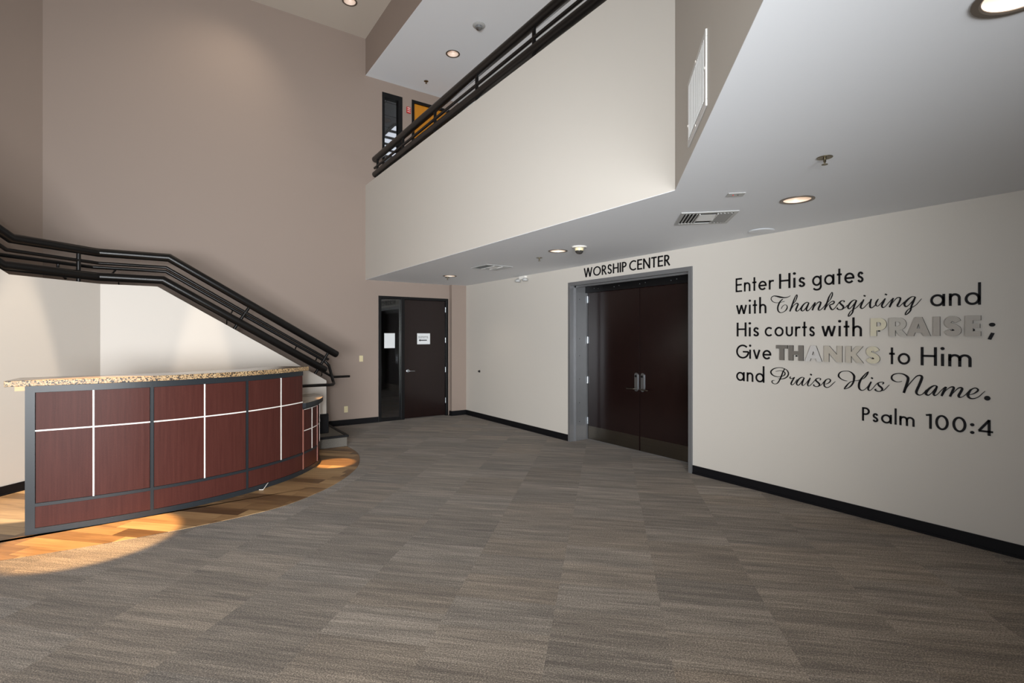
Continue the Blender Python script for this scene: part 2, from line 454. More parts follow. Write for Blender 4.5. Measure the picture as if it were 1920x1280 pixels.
# baseboards
def base_run(name, a, b, n, h=.10, t=.012, z=0):
    a = Vector(a); b = Vector(b); n = Vector(n)*t
    mb = MB().slab([tuple(a), tuple(b), tuple(b+n), tuple(a+n)], z, z+h)
    mb.slab([tuple(a), tuple(b), tuple(b+n*1.7), tuple(a+n*1.7)], z, z+.018)
    return struct(mb.build(name, BASEB))
base_run('baseboard_right', (XR,-4.9), (XR,3.80), (-1,0))
base_run('baseboard_right_far', (XR,6.09), (XR,9.42), (-1,0))
base_run('baseboard_pier', (XR-.012,9.42), (4.896,9.42), (0,-1))
base_run('baseboard_pier_side', (4.908,9.41), (4.908,9.52), (-1,0))
base_run('baseboard_back', (2.24,YB), (3.368,YB), (0,-1), h=.105)
base_run('baseboard_stair', (KX,KY), (1.58,KY), (0,-1))
base_run('baseboard_stair_angled', (KX,KY), P45(L1+SL,0), (S2,-S2))
mb = MB().slab([(1.62,KY-.02),(2.05,KY-.02),(2.05,KY+WT+.02),(1.62,KY+WT+.02)], .172, .43)
mb.prism([(KY-.02,.43),(KY+WT+.02,.43),(KY+WT-.0,.47),(KY,.47)], 1.62, 2.05, lambda a, b, d: (d, a, b))
struct(mb.build('baseboard_stair_end', BASEB, bevel=.006))
# thin dark strip: shadow cast by the stair wall's end, built as a solid
struct(MB().box((2.02,KY+.02,.47),(2.032,KY+WT,.93)).build('shadow_stair_end', BASEB))

# window wall behind the viewer's left: the daylight
wn = empty('window_1', (-5,.9,.06)); struct(wn)
mb = MB()
for y in (-2.36,-1.06,.24,1.54,2.84,4.16): mb.box((-5.16,y-.03,.06),(-5.04,y+.03,2.70))
for z in (.09,2.1,2.67): mb.box((-5.15,-2.39,z-.03),(-5.05,4.19,z+.03))
mb.build('window_frame', BLACKF, wn)
MB().box((-5.11,-2.36,.1),(-5.10,4.16,2.66)).build('window_pane', CLEAR, wn)

# rooms behind the two back doors
def room(name, x0, x1, y0, y1, z0, z1, mat):
    mb = MB()
    for f in ([(x0,y0,z0),(x0,y1,z0),(x0,y1,z1),(x0,y0,z1)], [(x1,y0,z0),(x1,y1,z0),(x1,y1,z1),(x1,y0,z1)], [(x0,y1,z0),(x1,y1,z0),(x1,y1,z1),(x0,y1,z1)]):
        mb.add(f, [(0,1,2,3)])
    return struct(mb.build(name, mat))
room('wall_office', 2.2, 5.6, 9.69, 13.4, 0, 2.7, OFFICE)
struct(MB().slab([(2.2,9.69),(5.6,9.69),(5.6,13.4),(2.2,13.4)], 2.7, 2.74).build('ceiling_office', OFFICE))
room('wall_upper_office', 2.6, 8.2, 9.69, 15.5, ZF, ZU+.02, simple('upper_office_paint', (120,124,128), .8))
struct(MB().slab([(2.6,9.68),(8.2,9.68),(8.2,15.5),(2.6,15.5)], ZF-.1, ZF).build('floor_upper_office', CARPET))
mb = MB().slab([(2.6,9.69),(8.2,9.69),(8.2,15.5),(2.6,15.5)], ZU, ZU+.04)
for k in range(10): mb.box((2.6+.61*k-.012,9.7,ZU-.004),(2.6+.61*k+.012,15.4,ZU+.01), 1)
for k in range(10): mb.box((2.6,9.75+.61*k-.012,ZU-.004),(8.2,9.75+.61*k+.012,ZU+.01), 1)
struct(mb.build('ceiling_upper_office', [TILEC, DUCT]))

# ------------------------------------------------------------------ double door
d2 = empty('door_2', (5.6, 4.945, 0)); struct(d2)
mb = MB()
y0, y1, zt = 3.806, 6.085, 2.505
for ya, yb in ((y0, y0+.05), (y1-.05, y1)): mb.box((5.228,ya,0),(5.252,yb,zt))
mb.box((5.228,y0+.05,zt-.055),(5.252,y1-.05,zt))
mb.box((5.2525,y0+.001,0),(5.66,y0+.045,zt-.002)); mb.box((5.2525,y1-.045,0),(5.66,y1-.001,zt-.002)); mb.box((5.2525,y0+.0455,zt-.05),(5.66,y1-.0455,zt-.001))
mb.box((5.33,y1-.075,0),(5.345,y1-.044,zt-.05)); mb.box((5.33,y0+.044,0),(5.345,y0+.06,zt-.05)); mb.box((5.33,y0+.044,zt-.075),(5.345,y1-.044,zt-.049))
mb.build('door_frame', STEEL, d2)
mb = MB()
for z in (2.25, 1.62, 1.35, .98, .60, .30): mb.lathe([(.006,0),(.005,-.004),(.0,-.005)], (5.43,y1-.0455,z), 8, 'y')
mb.build('screw', DARK, d2)
mb = MB().box((5.55,y0+.05,zt-.15),(5.598,y1-.05,zt-.05))
mb.build('head_stop', BLACKF, d2)
mb = MB()
for y in (5.83, 5.74, 5.40, 5.30, 4.90, 4.80, 4.36, 4.27):
    mb.lathe([(.007,0),(.006,-.004),(.001,-.006)], (5.55,y,zt-.10+(.01 if y in (5.83,5.30,4.80,4.27) else 0)), 8, 'x')
mb.build('stop_screw', SATIN, d2)
MB().box((5.61,y1-.06,.01),(5.655,y1-.0455,zt-.06)).build('hinge_gap', DARK, d2)
def leaf(ya, yb, lock, side):
    lf = MB().box((5.60,ya,.014),(5.645,yb,zt-.06)).build('door_leaf', ESPRESSO, d2, bevel=.002)
    kp = MB().box((5.597,ya+.008,.018),(5.6005,yb-.008,.222))
    for z in (.034,.206):
        for k in range(8):
            y = ya+.03+(yb-ya-.06)*k/7
            kp.lathe([(.006,0),(.005,-.002),(.001,-.003)], (5.597,y,z), 8, 'x')
    kp.build('kick_plate', STEELD, lf)
    # lever trim
    c = lock
    tr = MB(); pl = []
    for i in range(13): a = PI*i/12; pl.append((c+.032*math.cos(a), 1.10+.032*math.sin(a)))
    for i in range(13): a = PI+PI*i/12; pl.append((c+.032*math.cos(a), .895+.032*math.sin(a)))
    tr.prism(pl, 5.585, 5.6005, lambda a, b, d: (d, a, b))
    tr.build('lock_plate', SATIN, lf, bevel=.003)
    MB().lathe([(.017,0),(.017,-.012),(.012,-.014),(.012,-.011),(.004,-.011)], (5.585,c,1.085), 20, 'x').build('lock_cylinder', BLACKM, lf, smooth=True)
    MB().tube([(5.587,c,.902),(5.545,c,.902),(5.535,c+side*.012,.902),(5.535,c+side*.135,.898)], .0095, 12, round_end=True).build('door_lever', STEELD, lf, smooth=True)
    return lf
lA = leaf(4.950, 6.022, 5.003, +1)
lB = leaf(3.868, 4.940, 4.887, -1)
for z in (2.25, 1.60, .957, .303):
    MB().tube([(5.592,6.03,z-.055),(5.592,6.03,z+.055)], .011, 10).box((5.59,6.012,z-.052),(5.603,6.038,z+.052)).build('hinge', SATIN, d2, smooth=True)

# ------------------------------------------------------------------ single door with sidelight
d1 = empty('door_1', (4.1, YB+.03, 0)); struct(d1)
mb = MB(); a, b, t = 3.372, 4.876, 2.45
for x0, x1 in ((a,a+.055),(3.835,3.905),(b-.05,b)): mb.box((x0,YB-.012,0),(x1,YB+.11,t))
mb.box((a,YB-.0115,t-.052),(b,YB+.1095,t)); mb.box((a+.02,YB-.005,0),(3.86,YB+.1,.06))
mb.build('door_frame', BLACKF, d1, bevel=.003)
MB().box((a+.04,YB+.045,.05),(3.85,YB+.052,t-.04)).build('sidelight_pane', CLEAR, d1)
lf = MB().box((3.912,YB+.03,.012),(4.822,YB+.075,t-.056)).build('door_leaf', ESPRESSO, d1, bevel=.002)
MB().lathe([(.034,0),(.034,-.008),(.026,-.012),(.001,-.012)], (3.99,YB+.03,.965), 24, 'y').tube([(3.99,YB+.02,.965),(3.99,YB-.03,.965),(4.0,YB-.038,.965),(4.11,YB-.038,.962)], .009, 10, round_end=True).build('door_lever', SATIN, lf, smooth=True)
for z in (2.22, 1.585, .965, .32):
    MB().tube([(4.828,YB+.018,z-.055),(4.828,YB+.018,z+.055)], .012, 10).build('hinge', SATIN, d1, smooth=True)

tag(MB().box((3.505,YB+.041,1.43),(3.722,YB+.0445,1.722)).build('paper_sheet', PAPER), 'blank white paper sheet taped to the dark glass beside the single door', 'paper')
sg = empty('arrow_sign', (4.33, YB+.03, 1.50))
MB().box((4.19,YB+.0265,1.50),(4.475,YB+.0295,1.722)).build('sign_plate', PAPER, sg)
mb = MB()
for z, spans in ((1.652, ((4.215,.03),(4.252,.018),(4.277,.04),(4.324,.026),(4.357,.03),(4.394,.034))), (1.628, ((4.215,.04),(4.262,.03),(4.299,.022),(4.328,.028),(4.372,.014),(4.40,.032)))):
    for x, w in spans: mb.box((x,YB+.0258,z),(x+w,YB+.0264,z+.009))
mb.build('small_print', INK, sg)
MB().prism([(4.222,1.582),(4.258,1.607),(4.258,1.592),(4.405,1.592),(4.405,1.572),(4.258,1.572),(4.258,1.557)], YB+.0255, YB+.0264, lambda x, z, d: (x, d, z)).build('left_arrow', INK, sg)
tag(sg, 'white arrow sign fixed on the dark single door leaf', 'sign')

# upstairs window and ochre door
w2 = empty('window_2', (3.65, YB+.05, 4.0)); struct(w2)
mb = MB()
for x0, x1 in ((3.447,3.495),(3.775,3.86)): mb.box((x0,YB-.012,4.0),(x1,YB+.11,6.42))
mb.box((3.447,YB-.011,6.325),(3.86,YB+.109,6.42)).box((3.447,YB-.011,4.0),(3.86,YB+.109,4.06))
mb.build('window_frame', BLACKF, w2, bevel=.003)
MB().box((3.485,YB+.045,4.05),(3.785,YB+.05,6.335)).build('window_pane', CLEAR, w2)
d3 = empty('door_3', (4.5, YB+.05, ZF)); struct(d3)
mb = MB()
for x0, x1 in ((4.06,4.115),(4.935,4.99)): mb.box((x0,YB-.012,ZF),(x1,YB+.11,6.43))
mb.box((4.06,YB-.011,6.375),(4.99,YB+.109,6.43))
mb.build('door_frame', BLACKF, d3, bevel=.003)
lf = MB().box((4.12,YB+.02,ZF+.012),(4.93,YB+.065,6.37)).build('door_leaf', OCHRE, d3)
MB().lathe([(.03,0),(.03,-.01),(.001,-.01)], (4.20,YB+.02,ZF+.98), 20, 'y').tube([(4.20,YB+.01,ZF+.98),(4.20,YB-.035,ZF+.98),(4.31,YB-.035,ZF+.98)], .009, 10).build('door_lever', SATIN, lf, smooth=True)
fa = empty('fire_alarm', (3.985, YB, 6.13))
MB().box((3.945,YB-.028,6.13),(4.03,YB-.001,6.255)).build('alarm_body', REDP, fa, bevel=.005)
mb = MB()
for z in (6.15,6.188,6.224): mb.box((3.957,YB-.0315,z),(4.018,YB-.0275,z+.013))
mb.build('white_bar', WHITE, fa)
tag(fa, 'small red and white fire alarm beside the ochre door upstairs', 'fire alarm')

# lit troffer in the upstairs office ceiling
tr = empty('ceiling_light', (4.85, 12.3, ZU-.01))
mb = MB()
for i in range(2):
    for j in range(5):
        x = 4.42+.42*i; y = 11.35+.42*j
        mb.box((x,y,ZU-.012),(x+.34,y+.3,ZU-.008))
mb.build('light_cell', TROFF, tr)
mb = MB()
for i in range(3): mb.box((4.36+.42*i,11.27,ZU-.03),(4.42+.42*i,13.4,ZU-.004))
for j in range(6): mb.box((4.36,11.27+.42*j,ZU-.03),(5.26,11.35+.42*j,ZU-.004))
mb.build('louver_frame', DUCT, tr)
tag(tr, 'lit louvered ceiling light seen through the narrow upstairs window', 'ceiling light')

# ------------------------------------------------------------------ staircase
st = empty('staircase', (.8, 8.85, 0))
RISE, RUN, X0 = .172, .28, 2.235
for k in range(9):
    xa = X0 - RUN*k; zt = RISE*(k+1)
    if k == 0:
        poly = [(xa,YB-.02),(xa,7.69),(1.64,7.69),(1.64,KY-.03),(xa-RUN-.02,KY-.03) if False else (1.64,KY+WT+.02),(xa-RUN-.05,KY+WT+.02),(xa-RUN-.05,YB-.02)]
        poly = [(xa,YB-.02),(xa,7.69),(1.64,7.69),(1.64,YB-.02)]
        s = MB().slab(poly, .005, zt-.002).build('step', STEPC, st)
        nz = MB().slab([(xa+.022,YB-.02),(xa+.022,7.668),(1.64,7.668),(1.64,7.705),(xa-.035,7.705),(xa-.035,YB-.02)], zt-.03, zt+.004).build('nosing', NOSE, s, bevel=.005)
    else:
        xb = xa - RUN if k < 8 else -.55
        s = MB().box((xb,KY+WT+.01,.005),(xa,YB-.02,zt-.002)).build('step', STEPC, st)
        MB().box((xa-.035,KY+WT+.01,zt-.03),(xa+.022,YB-.02,zt+.004)).build('nosing', NOSE, s, bevel=.005)
zl = RISE*9
land = [(-.55,KY+WT+.01),(-.56,YB-.02),(-1.43,YB-.03), P45(L1+.0,1.48), P45(L1,WT+.01), (KX-.06,KY+WT+.01)]
MB().slab(land, zl-.25, zl-.002).build('landing', STEPC, st)
for k in range(10):
    s0 = L1+RUN*k
    A = [P45(s0,WT+.01), P45(s0,1.47), P45(s0+RUN,1.47), P45(s0+RUN,WT+.01)]
    s = MB().slab(A, zl+RISE*(k+1)-.4, zl+RISE*(k+1)-.002).build('step', STEPC, st)
tag(st, 'carpeted staircase with black rubber nosings climbing along the back wall', 'staircase')

# stair railing: two thick pipes, a thin middle rail, leaning posts
YR = KY + .07
sr = empty('stair_railing', (.6, YR, 1.3))
def rail_path(xe, ze, xb, zb, sb, rise=.61, back=2.6):
    c = (KX - .07*math.tan(R_(22.5)), YR)
    p = [(xe,YR,ze),(xb,YR,zb),(c[0],YR,zb)]
    q = P45(sb, .07); p.append((*q, zb)); q2 = P45(sb+back, .07); p.append((*q2, zb+rise*back)); return p
MB().tube(rail_path(2.19,1.375,.014,2.70,.905), .053, 20, round_end=True).build('top_rail', BLACKM, sr, smooth=True)
MB().tube(rail_path(2.016,1.14,-.052,2.40,.985), .053, 20, round_end=True).build('bottom_rail', BLACKM, sr, smooth=True)
MB().tube(rail_path(2.07,1.295,-.019,2.57,.945), .02, 12).build('middle_rail', BLACKM, sr, smooth=True)
sl = Vector((-.61,0,-1)).normalized()          # lean of the posts
for xt in (.985, 2.085):
    zt = 2.70 - .61*(xt-.014)
    L = .52 if xt < 2 else .50
    a = Vector((xt,YR,zt)); b = a + Vector((-.52,0,-.854))*L
    MB().tube([a+Vector((0,0,0)), b], .021, 12).build('post', BLACKM, sr, smooth=True)
q = P45(.205,.07); MB().tube([(*q,2.69),(*q,2.28)], .022, 12).build('post', BLACKM, sr, smooth=True)
q = P45(2.0,.07); MB().tube([(*q,3.35),(*q,2.85)], .022, 12).build('post', BLACKM, sr, smooth=True)
tag(sr, 'black pipe railing on top of the sloping white stair wall', 'railing')

YH = 8.27
hr = empty('handrail', (2.1, YH, 1.0))
hp = [P45(L1+2.4,.25)+(2.535+.61*2.4,), P45(L1-.03,.25)+(2.535,), (KX-.1,YH,2.535), (-.02,YH,2.535), (2.0,YH,1.303), (2.05,YH,1.27), (2.11,YH-.03,1.20), (2.15,YH-.12,.96), (2.15,YH-.18,.925), (2.11,YH-.26,.915), (2.05,7.965,.915), (1.66,7.965,.918)]
MB().tube(hp, .0225, 12).build('rail', BLACKM, hr, smooth=True)
for x, z in ((-.55,2.535),(.78,2.05),(1.64,1.525),(1.94,1.34)):
    MB().tube([(x,YH,z-.01),(x-.035,YH-.035,z-.07),(x-.06,KY+WT-.004,z-.10)], .011, 8).build('bracket', BLACKM, hr, smooth=True)
q = P45(.30,.25); q2 = P45(.30,WT-.004); MB().tube([(*q,2.525),(*q,2.44),(*q2,2.34)], .014, 8).build('bracket', BLACKM, hr, smooth=True)
MB().tube([(1.68,7.965,.918),(1.68,KY+.003,.918)], .012, 8).build('bracket', BLACKM, hr, smooth=True)
tag(hr, 'thin black handrail looping back round the end of the white stair wall', 'handrail')
h2 = empty('handrail', (2.4, 9.45, .95))
MB().tube([(-.9,9.45,2.5),(-.1,9.45,2.5),(2.43,9.45,.955),(2.47,9.45,.93),(2.52,9.45,.918),(2.79,9.45,.918)], .021, 12, round_end=True).build('rail', BLACKM, h2, smooth=True)
for x, z in ((-.6,2.49),(.8,1.94),(2.3,1.02)):
    MB().tube([(x,9.45,z),(x,9.46,z-.06),(x,YB-.002,z-.08)], .009, 8).build('bracket', BLACKM, h2, smooth=True)
tag(h2, 'black handrail on the back wall, its level end poking past the steps', 'handrail')

# balcony railing
XB = 3.19
br = empty('balcony_railing', (XB, 6, ZK))
cB = (XB, 2.415+.07*math.tan(R_(22.5))*-1)
def bpath(z, y0=9.2): return [(XB,y0,z),(XB,cB[1],z),(XB-S2*2.4,cB[1]-S2*2.4,z)]
MB().tube(bpath(4.955), .057, 20, round_end=True).build('top_rail', BLACKM, br, smooth=True)
MB().tube(bpath(4.675), .055, 20, round_end=True).build('bottom_rail', BLACKM, br, smooth=True)
MB().tube(bpath(4.80,9.22), .021, 12).build('middle_rail', BLACKM, br, smooth=True)
for y in (9.06, 7.84, 6.64, 5.45, 4.26, 3.07):
    MB().tube([(XB,y,ZK-.005),(XB,y,4.94)], .022, 12).build('post', BLACKM, br, smooth=True)
tag(br, 'black pipe railing along the top of the upper balcony wall', 'railing')

# ------------------------------------------------------------------ reception desk
DK = [(-1.0,5.715),(-.53,5.695),(-.12,5.715),(.283,5.795),(.69,5.95),(1.058,6.175),(1.341,6.425),(1.54,6.68),(1.655,6.93),(1.70,7.17),(1.66,7.42)]
cv = catmull(DK, 24)
acc = [0]
for i in range(1, len(cv)): acc.append(acc[-1]+math.dist(cv[i], cv[i-1]))
def at(s):
    s = max(0, min(acc[-1]-1e-6, s))
    for i in range(1, len(acc)):
        if acc[i] >= s: break
    t = (s-acc[i-1])/(acc[i]-acc[i-1]); p = [cv[i-1][k]+(cv[i][k]-cv[i-1][k])*t for k in (0,1)]
    a = cv[max(0,i-2)]; b = cv[min(len(cv)-1,i+1)]; tx, ty = b[0]-a[0], b[1]-a[1]; l = math.hypot(tx, ty)
    return p, (-ty/l, tx/l)          # inward normal
def off(s, d):
    p, n = at(s); return (p[0]+n[0]*d, p[1]+n[1]*d)
def s_of(x): # arc length where the front crosses x (before the turn)
    for i in range(1, len(cv)):
        if cv[i][0] >= x: return acc[i-1]+(acc[i]-acc[i-1])*(x-cv[i-1][0])/(cv[i][0]-cv[i-1][0])
def strip(mb, s0, s1, z0, z1, d0, d1, mi=0, step=.04):
    n = max(1, int((s1-s0)/step)); ss = [s0+(s1-s0)*k/n for k in range(n+1)]
    poly = [off(s, d0) for s in ss] + [off(s, d1) for s in reversed(ss)]
    m = len(ss); vs = []
    for s in ss: vs += [(*off(s,d0),z0),(*off(s,d0),z1),(*off(s,d1),z1),(*off(s,d1),z0)]
    fs = []
    for i in range(m-1):
        o = i*4
        for j in range(4): fs.append((o+j,o+(j+1)%4,o+4+(j+1)%4,o+4+j))
    fs += [(0,1,2,3), tuple((m-1)*4+q for q in (3,2,1,0))]
    return mb.add(vs, fs, mi)
dk = empty('reception_desk', (.3, 6.1, .006))
Z0 = .006
sA, sE = s_of(-.975), s_of(1.341)
sU = [sA, s_of(-.12), s_of(.69), sE]
sCh = [s_of(-.535), s_of(.300), s_of(1.058)]
ZTOP = 1.245
sEnd = acc[-1]-.02
# core
mb = MB(); strip(mb, sA+.004, sE-.004, Z0, ZTOP, .020, .16); mb.build('carcass', CARCASS, dk)
mb = MB(); strip(mb, sE+.004, sEnd, Z0, .80, .030, .16); mb.build('lower_carcass', CARCASS, dk)
# black frame of the tall front
mb = MB()
strip(mb, sA, sE, Z0, Z0+.05, -.004, .022); strip(mb, sA, sE, ZTOP-.058, ZTOP, -.004, .022); strip(mb, sA, sE, .235, .262, -.003, .022)
for s, w in ((sA+.031,.031),(sU[1],.013),(sU[2],.011)): strip(mb, s-w, s+w, Z0+.05, ZTOP-.058, -.0035, .022)
mb.build('front_frame', TRIMD, dk)
# laminate panels
edges = [(sA+.062, sCh[0]), (sCh[0], sU[1]-.013), (sU[1]+.013, sCh[1]), (sCh[1], sU[2]-.011), (sU[2]+.011, sCh[2]), (sCh[2], sE)]
for a, b in edges:
    mb = MB(); strip(mb, a+.004, b-.004, .264, .862, .002, .024); mb.build('front_panel', LAMINATE, dk)
    mb = MB(); strip(mb, a+.004, b-.004, .872, ZTOP-.060, .002, .024); mb.build('front_panel', LAMINATE, dk)
for a, b in ((sA+.062, sU[1]-.013), (sU[1]+.013, sU[2]-.011), (sU[2]+.011, sE)):
    mb = MB(); strip(mb, a, b, Z0+.052, .233, .002, .024); mb.build('toe_panel', LAMINATE, dk)
    mb = MB(); strip(mb, a, b, .861, .873, -.001, .020); mb.build('metal_strip', STRIP, dk)
for s in sCh:
    mb = MB(); strip(mb, s-.006, s+.006, .262, ZTOP-.058, -.0015, .020); mb.build('metal_strip', STRIP, dk)
# lower unit at the right end
sq = [sE+.006, sE+.30, sE+.56, sEnd]
for za, zb, dd in ((Z0,Z0+.05,-.002),(.235,.262,.001),(.775,.80,-.004)):
    mb = MB(); strip(mb, sE+.004, sEnd, za, zb, dd, .03); mb.build('frame_rail', TRIMD, dk)
LCH = [sE+.235]
for a, b in ((sE+.02, sE+.235), (sE+.235, sE+.42), (sE+.44, sE+.66), (sE+.66, sEnd)):
    for za, zb in ((.264,.512),(.522,.775)):
        mb = MB(); strip(mb, a+.005, b-.005, za, zb, .004, .03); mb.build('front_panel', LAMINATE, dk)
for a, b in ((sE+.02, sE+.42), (sE+.44, sEnd)):
    mb = MB(); strip(mb, a, b, Z0+.052, .233, .004, .03); mb.build('toe_panel', LAMINATE, dk)
    mb = MB(); strip(mb, a, b, .511, .522, .0, .028); mb.build('metal_strip', STRIP, dk)
    mb = MB(); strip(mb, a, b, .768, .775, .0, .028); mb.build('metal_strip', STRIP, dk)
for s in (sE+.235, sE+.66):
    mb = MB(); strip(mb, s-.006, s+.006, .262, .775, .0, .028); mb.build('metal_strip', STRIP, dk)
for s in (sE+.012, sE+.43):
    mb = MB(); strip(mb, s-.008, s+.008, Z0+.05, .79, -.003, .03); mb.build('edge_strip', simple('mahogany_edge', (142,92,80), .4) if 'mahogany_edge' not in MATS else MATS['mahogany_edge'], dk)
# tops: extend the run a little beyond both ends
def slab_top(s0, s1, ext0, ext1, z0, z1, d0, d1, name, mats):
    n = max(2, int((s1-s0)/.05)); ss = [s0+(s1-s0)*k/n for k in range(n+1)]
    def ring(d):
        r = [off(s, d) for s in ss]
        (p, nn) = at(s0); r.insert(0, (p[0]+nn[0]*d-nn[1]*ext0, p[1]+nn[1]*d+nn[0]*ext0))
        (p, nn) = at(s1); r.append((p[0]+nn[0]*d+nn[1]*ext1, p[1]+nn[1]*d-nn[0]*ext1)); return r
    poly = ring(d0) + ring(d1)[::-1]
    k = len(poly); vs = [(*p, z0) for p in poly]+[(*p, z1) for p in poly]
    h = k//2
    fs = []; mi = []
    for i in range(h-1):
        fs += [(i,i+1,k-2-i,k-1-i), (k+i+1,k+i,k+k-1-i,k+k-2-i)]; mi += [0,1]
    for i in range(k): fs.append((i,(i+1)%k,(i+1)%k+k,i+k)); mi.append(0)
    mb = MB(); mb.v = vs; mb.f = fs; mb.mi = mi
    return mb.build(name, mats, dk, bevel=.004)
slab_top(sA, sE, .115, .05, ZTOP, ZTOP+.048, -.05, .36, 'countertop', [GRAN_E, GRAN_T])
slab_top(sE+.002, sEnd, .0, .0, .80, .858, -.04, .55, 'lower_countertop', [TRIMD, GRAN_T])
p, nn = at(sA)
MB().obox((p[0]-.035,p[1]+.16,ZTOP-.022), (.035,0,0), (0,.12,0), (0,0,.0215)).build('overhang_block', OAK, dk, label='pale wood block under the countertop overhang')
tag(dk, 'curved mahogany reception desk with granite top standing on the wood-look floor', 'desk')
p, nn = at(s_of(.80)); q, _ = at(s_of(.90))
tag(MB().tube([(p[0]-nn[0]*.02,p[1]-nn[1]*.02,.012),(p[0]+.03-nn[0]*.03,p[1]-nn[1]*.05,.014),(q[0]-nn[0]*.012,q[1]-nn[1]*.012,.055)], .004, 8, round_end=True).build('cable_end', WHITE, smooth=True), 'short white cable end sticking out at the foot of the desk front', 'cable')

# ------------------------------------------------------------------ ceiling fixtures
def downlight(name, r=.095, lit=True, dead=False):
    root = empty(name)
    MB().lathe([(r,0),(r+.024,-.001),(r+.024,-.005),(r+.004,-.007),(r-.002,-.003),(r-.002,.0),(r,0)], n=36, cap=False).build('trim_ring', TRIMR, root, smooth=True)
    prof = [(r-.001,-.002),(r*.95,.025),(r*.86,.055),(r*.72,.08)]
    mb = MB(); n = 36
    vs = [(rr*math.cos(2*PI*j/n), rr*math.sin(2*PI*j/n), h) for rr, h in prof for j in range(n)]
    fs = [(i*n+j, i*n+(j+1)%n, (i+1)*n+(j+1)%n, (i+1)*n+j) for i in range(len(prof)-1) for j in range(n)]
    mb.add(vs, fs).build('reflector', REFL, root, smooth=True)
    MB().lathe([(r*.73,.081),(r*.6,.076),(r*.3,.068),(.002,.066)], n=24).build('lamp', LAMP if lit else LAMPD, root, smooth=True)
    return root
def vent(name, w=.48):
    root = empty(name); h = w/2
    mb = MB()
    for a, b in (((-h,-h),(h,-h+.045)),((-h,h-.045),(h,h)),((-h,-h+.045),(-h+.035,h-.045)),((h-.035,-h+.045),(h,h-.045))):
        mb.box((a[0],a[1],-.010),(b[0],b[1],-.001))
    mb.build('vent_frame', GREYM, root, bevel=.003)
    MB().box((-h+.02,-h+.02,-.0025),(h-.02,h-.02,-.0012)).build('backing', DARK, root)
    mb = MB()
    for sgn in (-1, 1):
        for k in range(4):
            x = sgn*(h-.055-.030*k)
            mb.obox((x,0,-.009), (.011,0,-.006*sgn), (0,h-.05,0), (.0012,0,.0016))
    mb.build('louver', GREYM, root)
    mb = MB()
    mb.obox((0,-.045,-.012), (.072,0,0), (0,.085,-.008), (0,.001,.0012)); mb.obox((0,.10,-.008), (.072,0,0), (0,.03,.006), (0,-.001,.0012))
    mb.box((-.078,-h+.05,-.018),(-.073,h-.05,-.003)).box((.073,-h+.05,-.018),(.078,h-.05,-.003))
    mb.build('centre_deflector', WHITEM, root)
    return root
def sprinkler(name):
    root = empty(name)
    MB().lathe([(.03,-.001),(.043,-.002),(.043,-.005),(.03,-.007),(.016,-.004)], n=24).build('escutcheon', BRASSY, root, smooth=True)
    mb = MB().tube([(0,0,-.003),(0,0,-.03)], .008, 10)
    for sx_ in (-1, 1): mb.tube([(sx_*.008,0,-.018),(sx_*.014,0,-.03),(sx_*.004,0,-.043)], .003, 6)
    mb.lathe([(.017,-.044),(.017,-.047),(.004,-.048)], n=16)
    mb.build('sprinkler_head', BRASSY, root, smooth=True)
    return root
def place(root, loc, label, cat, group=None, rotz=0):
    root.location = loc; root.rotation_euler = (0,0,rotz); return tag(root, label, cat, group)

g = 'recessed ceiling downlights'
dl = downlight('recessed_downlight', .1); place(dl, (4.13,2.03,ZC), 'recessed round downlight glowing between the square vent and sprinkler near the verse', 'downlight', g)
for loc, lab in (((2.235,.405,ZC), 'large recessed downlight cut by the top right corner, nearest the viewer'),
                 ((4.085,4.95,ZC), 'recessed round downlight in the low ceiling just before the double door lettering'),
                 ((4.165,8.07,ZC), 'farthest downlight of the low ceiling, in front of the single door')):
    tag(copy_tree(dl, loc), lab, 'downlight', g)
dh = downlight('recessed_downlight', .1, lit=False); place(dh, (4.153,7.93,ZU), 'recessed downlight in the upper hall ceiling above the balcony', 'downlight', g)
tag(copy_tree(dh, (2.55,8.62,ZT)), 'dark-rimmed downlight in the highest ceiling over the stairs', 'downlight', g)

g = 'square ceiling vents'
v1 = vent('ceiling_vent'); place(v1, (4.055,2.81,ZC), 'large square ceiling vent set diagonally near the balcony corner', 'vent', g, R_(-45))
tag(copy_tree(v1, (4.18,6.68,ZC), None, 0), 'square ceiling vent farther back over the way to the single door', 'vent', g)

g = 'fire sprinklers'
s1 = sprinkler('fire_sprinkler'); place(s1, (3.29,1.455,ZC), 'bronze fire sprinkler alone in the open ceiling above the verse', 'sprinkler', g, R_(35))
for loc, lab in (((4.225,5.52,ZC), 'tiny fire sprinkler in the low ceiling beside the lit downlight'),
                 ((4.235,8.30,ZC), 'fire sprinkler just below the farthest low ceiling downlight'),
                 ((4.165,9.07,ZU), 'pale fire sprinkler in the upper hall ceiling near the back wall')):
    tag(copy_tree(s1, loc), lab, 'sprinkler', g)

# sensor plate
sp = empty('sensor_plate', (3.582,2.216,ZC))
ax = Vector((S2,-S2,0)); ay = Vector((S2,S2,0))
MB().obox((3.582,2.216,ZC-.004), ax*.062, ay*.048, (0,0,.003)).build('plate', GREYM, sp, bevel=.002)
MB().lathe([(.006,-.007),(.005,-.010),(.001,-.011)], tuple(Vector((3.582,2.216,ZC))-ax*.018), 12).build('red_light', REDP, sp)
MB().lathe([(.006,-.007),(.005,-.008),(.001,-.0085)], tuple(Vector((3.582,2.216,ZC))+ax*.016), 12).build('sensor_eye', DARK, sp)
tag(sp, 'small flat ceiling plate with a red light near the balcony corner', 'sensor')
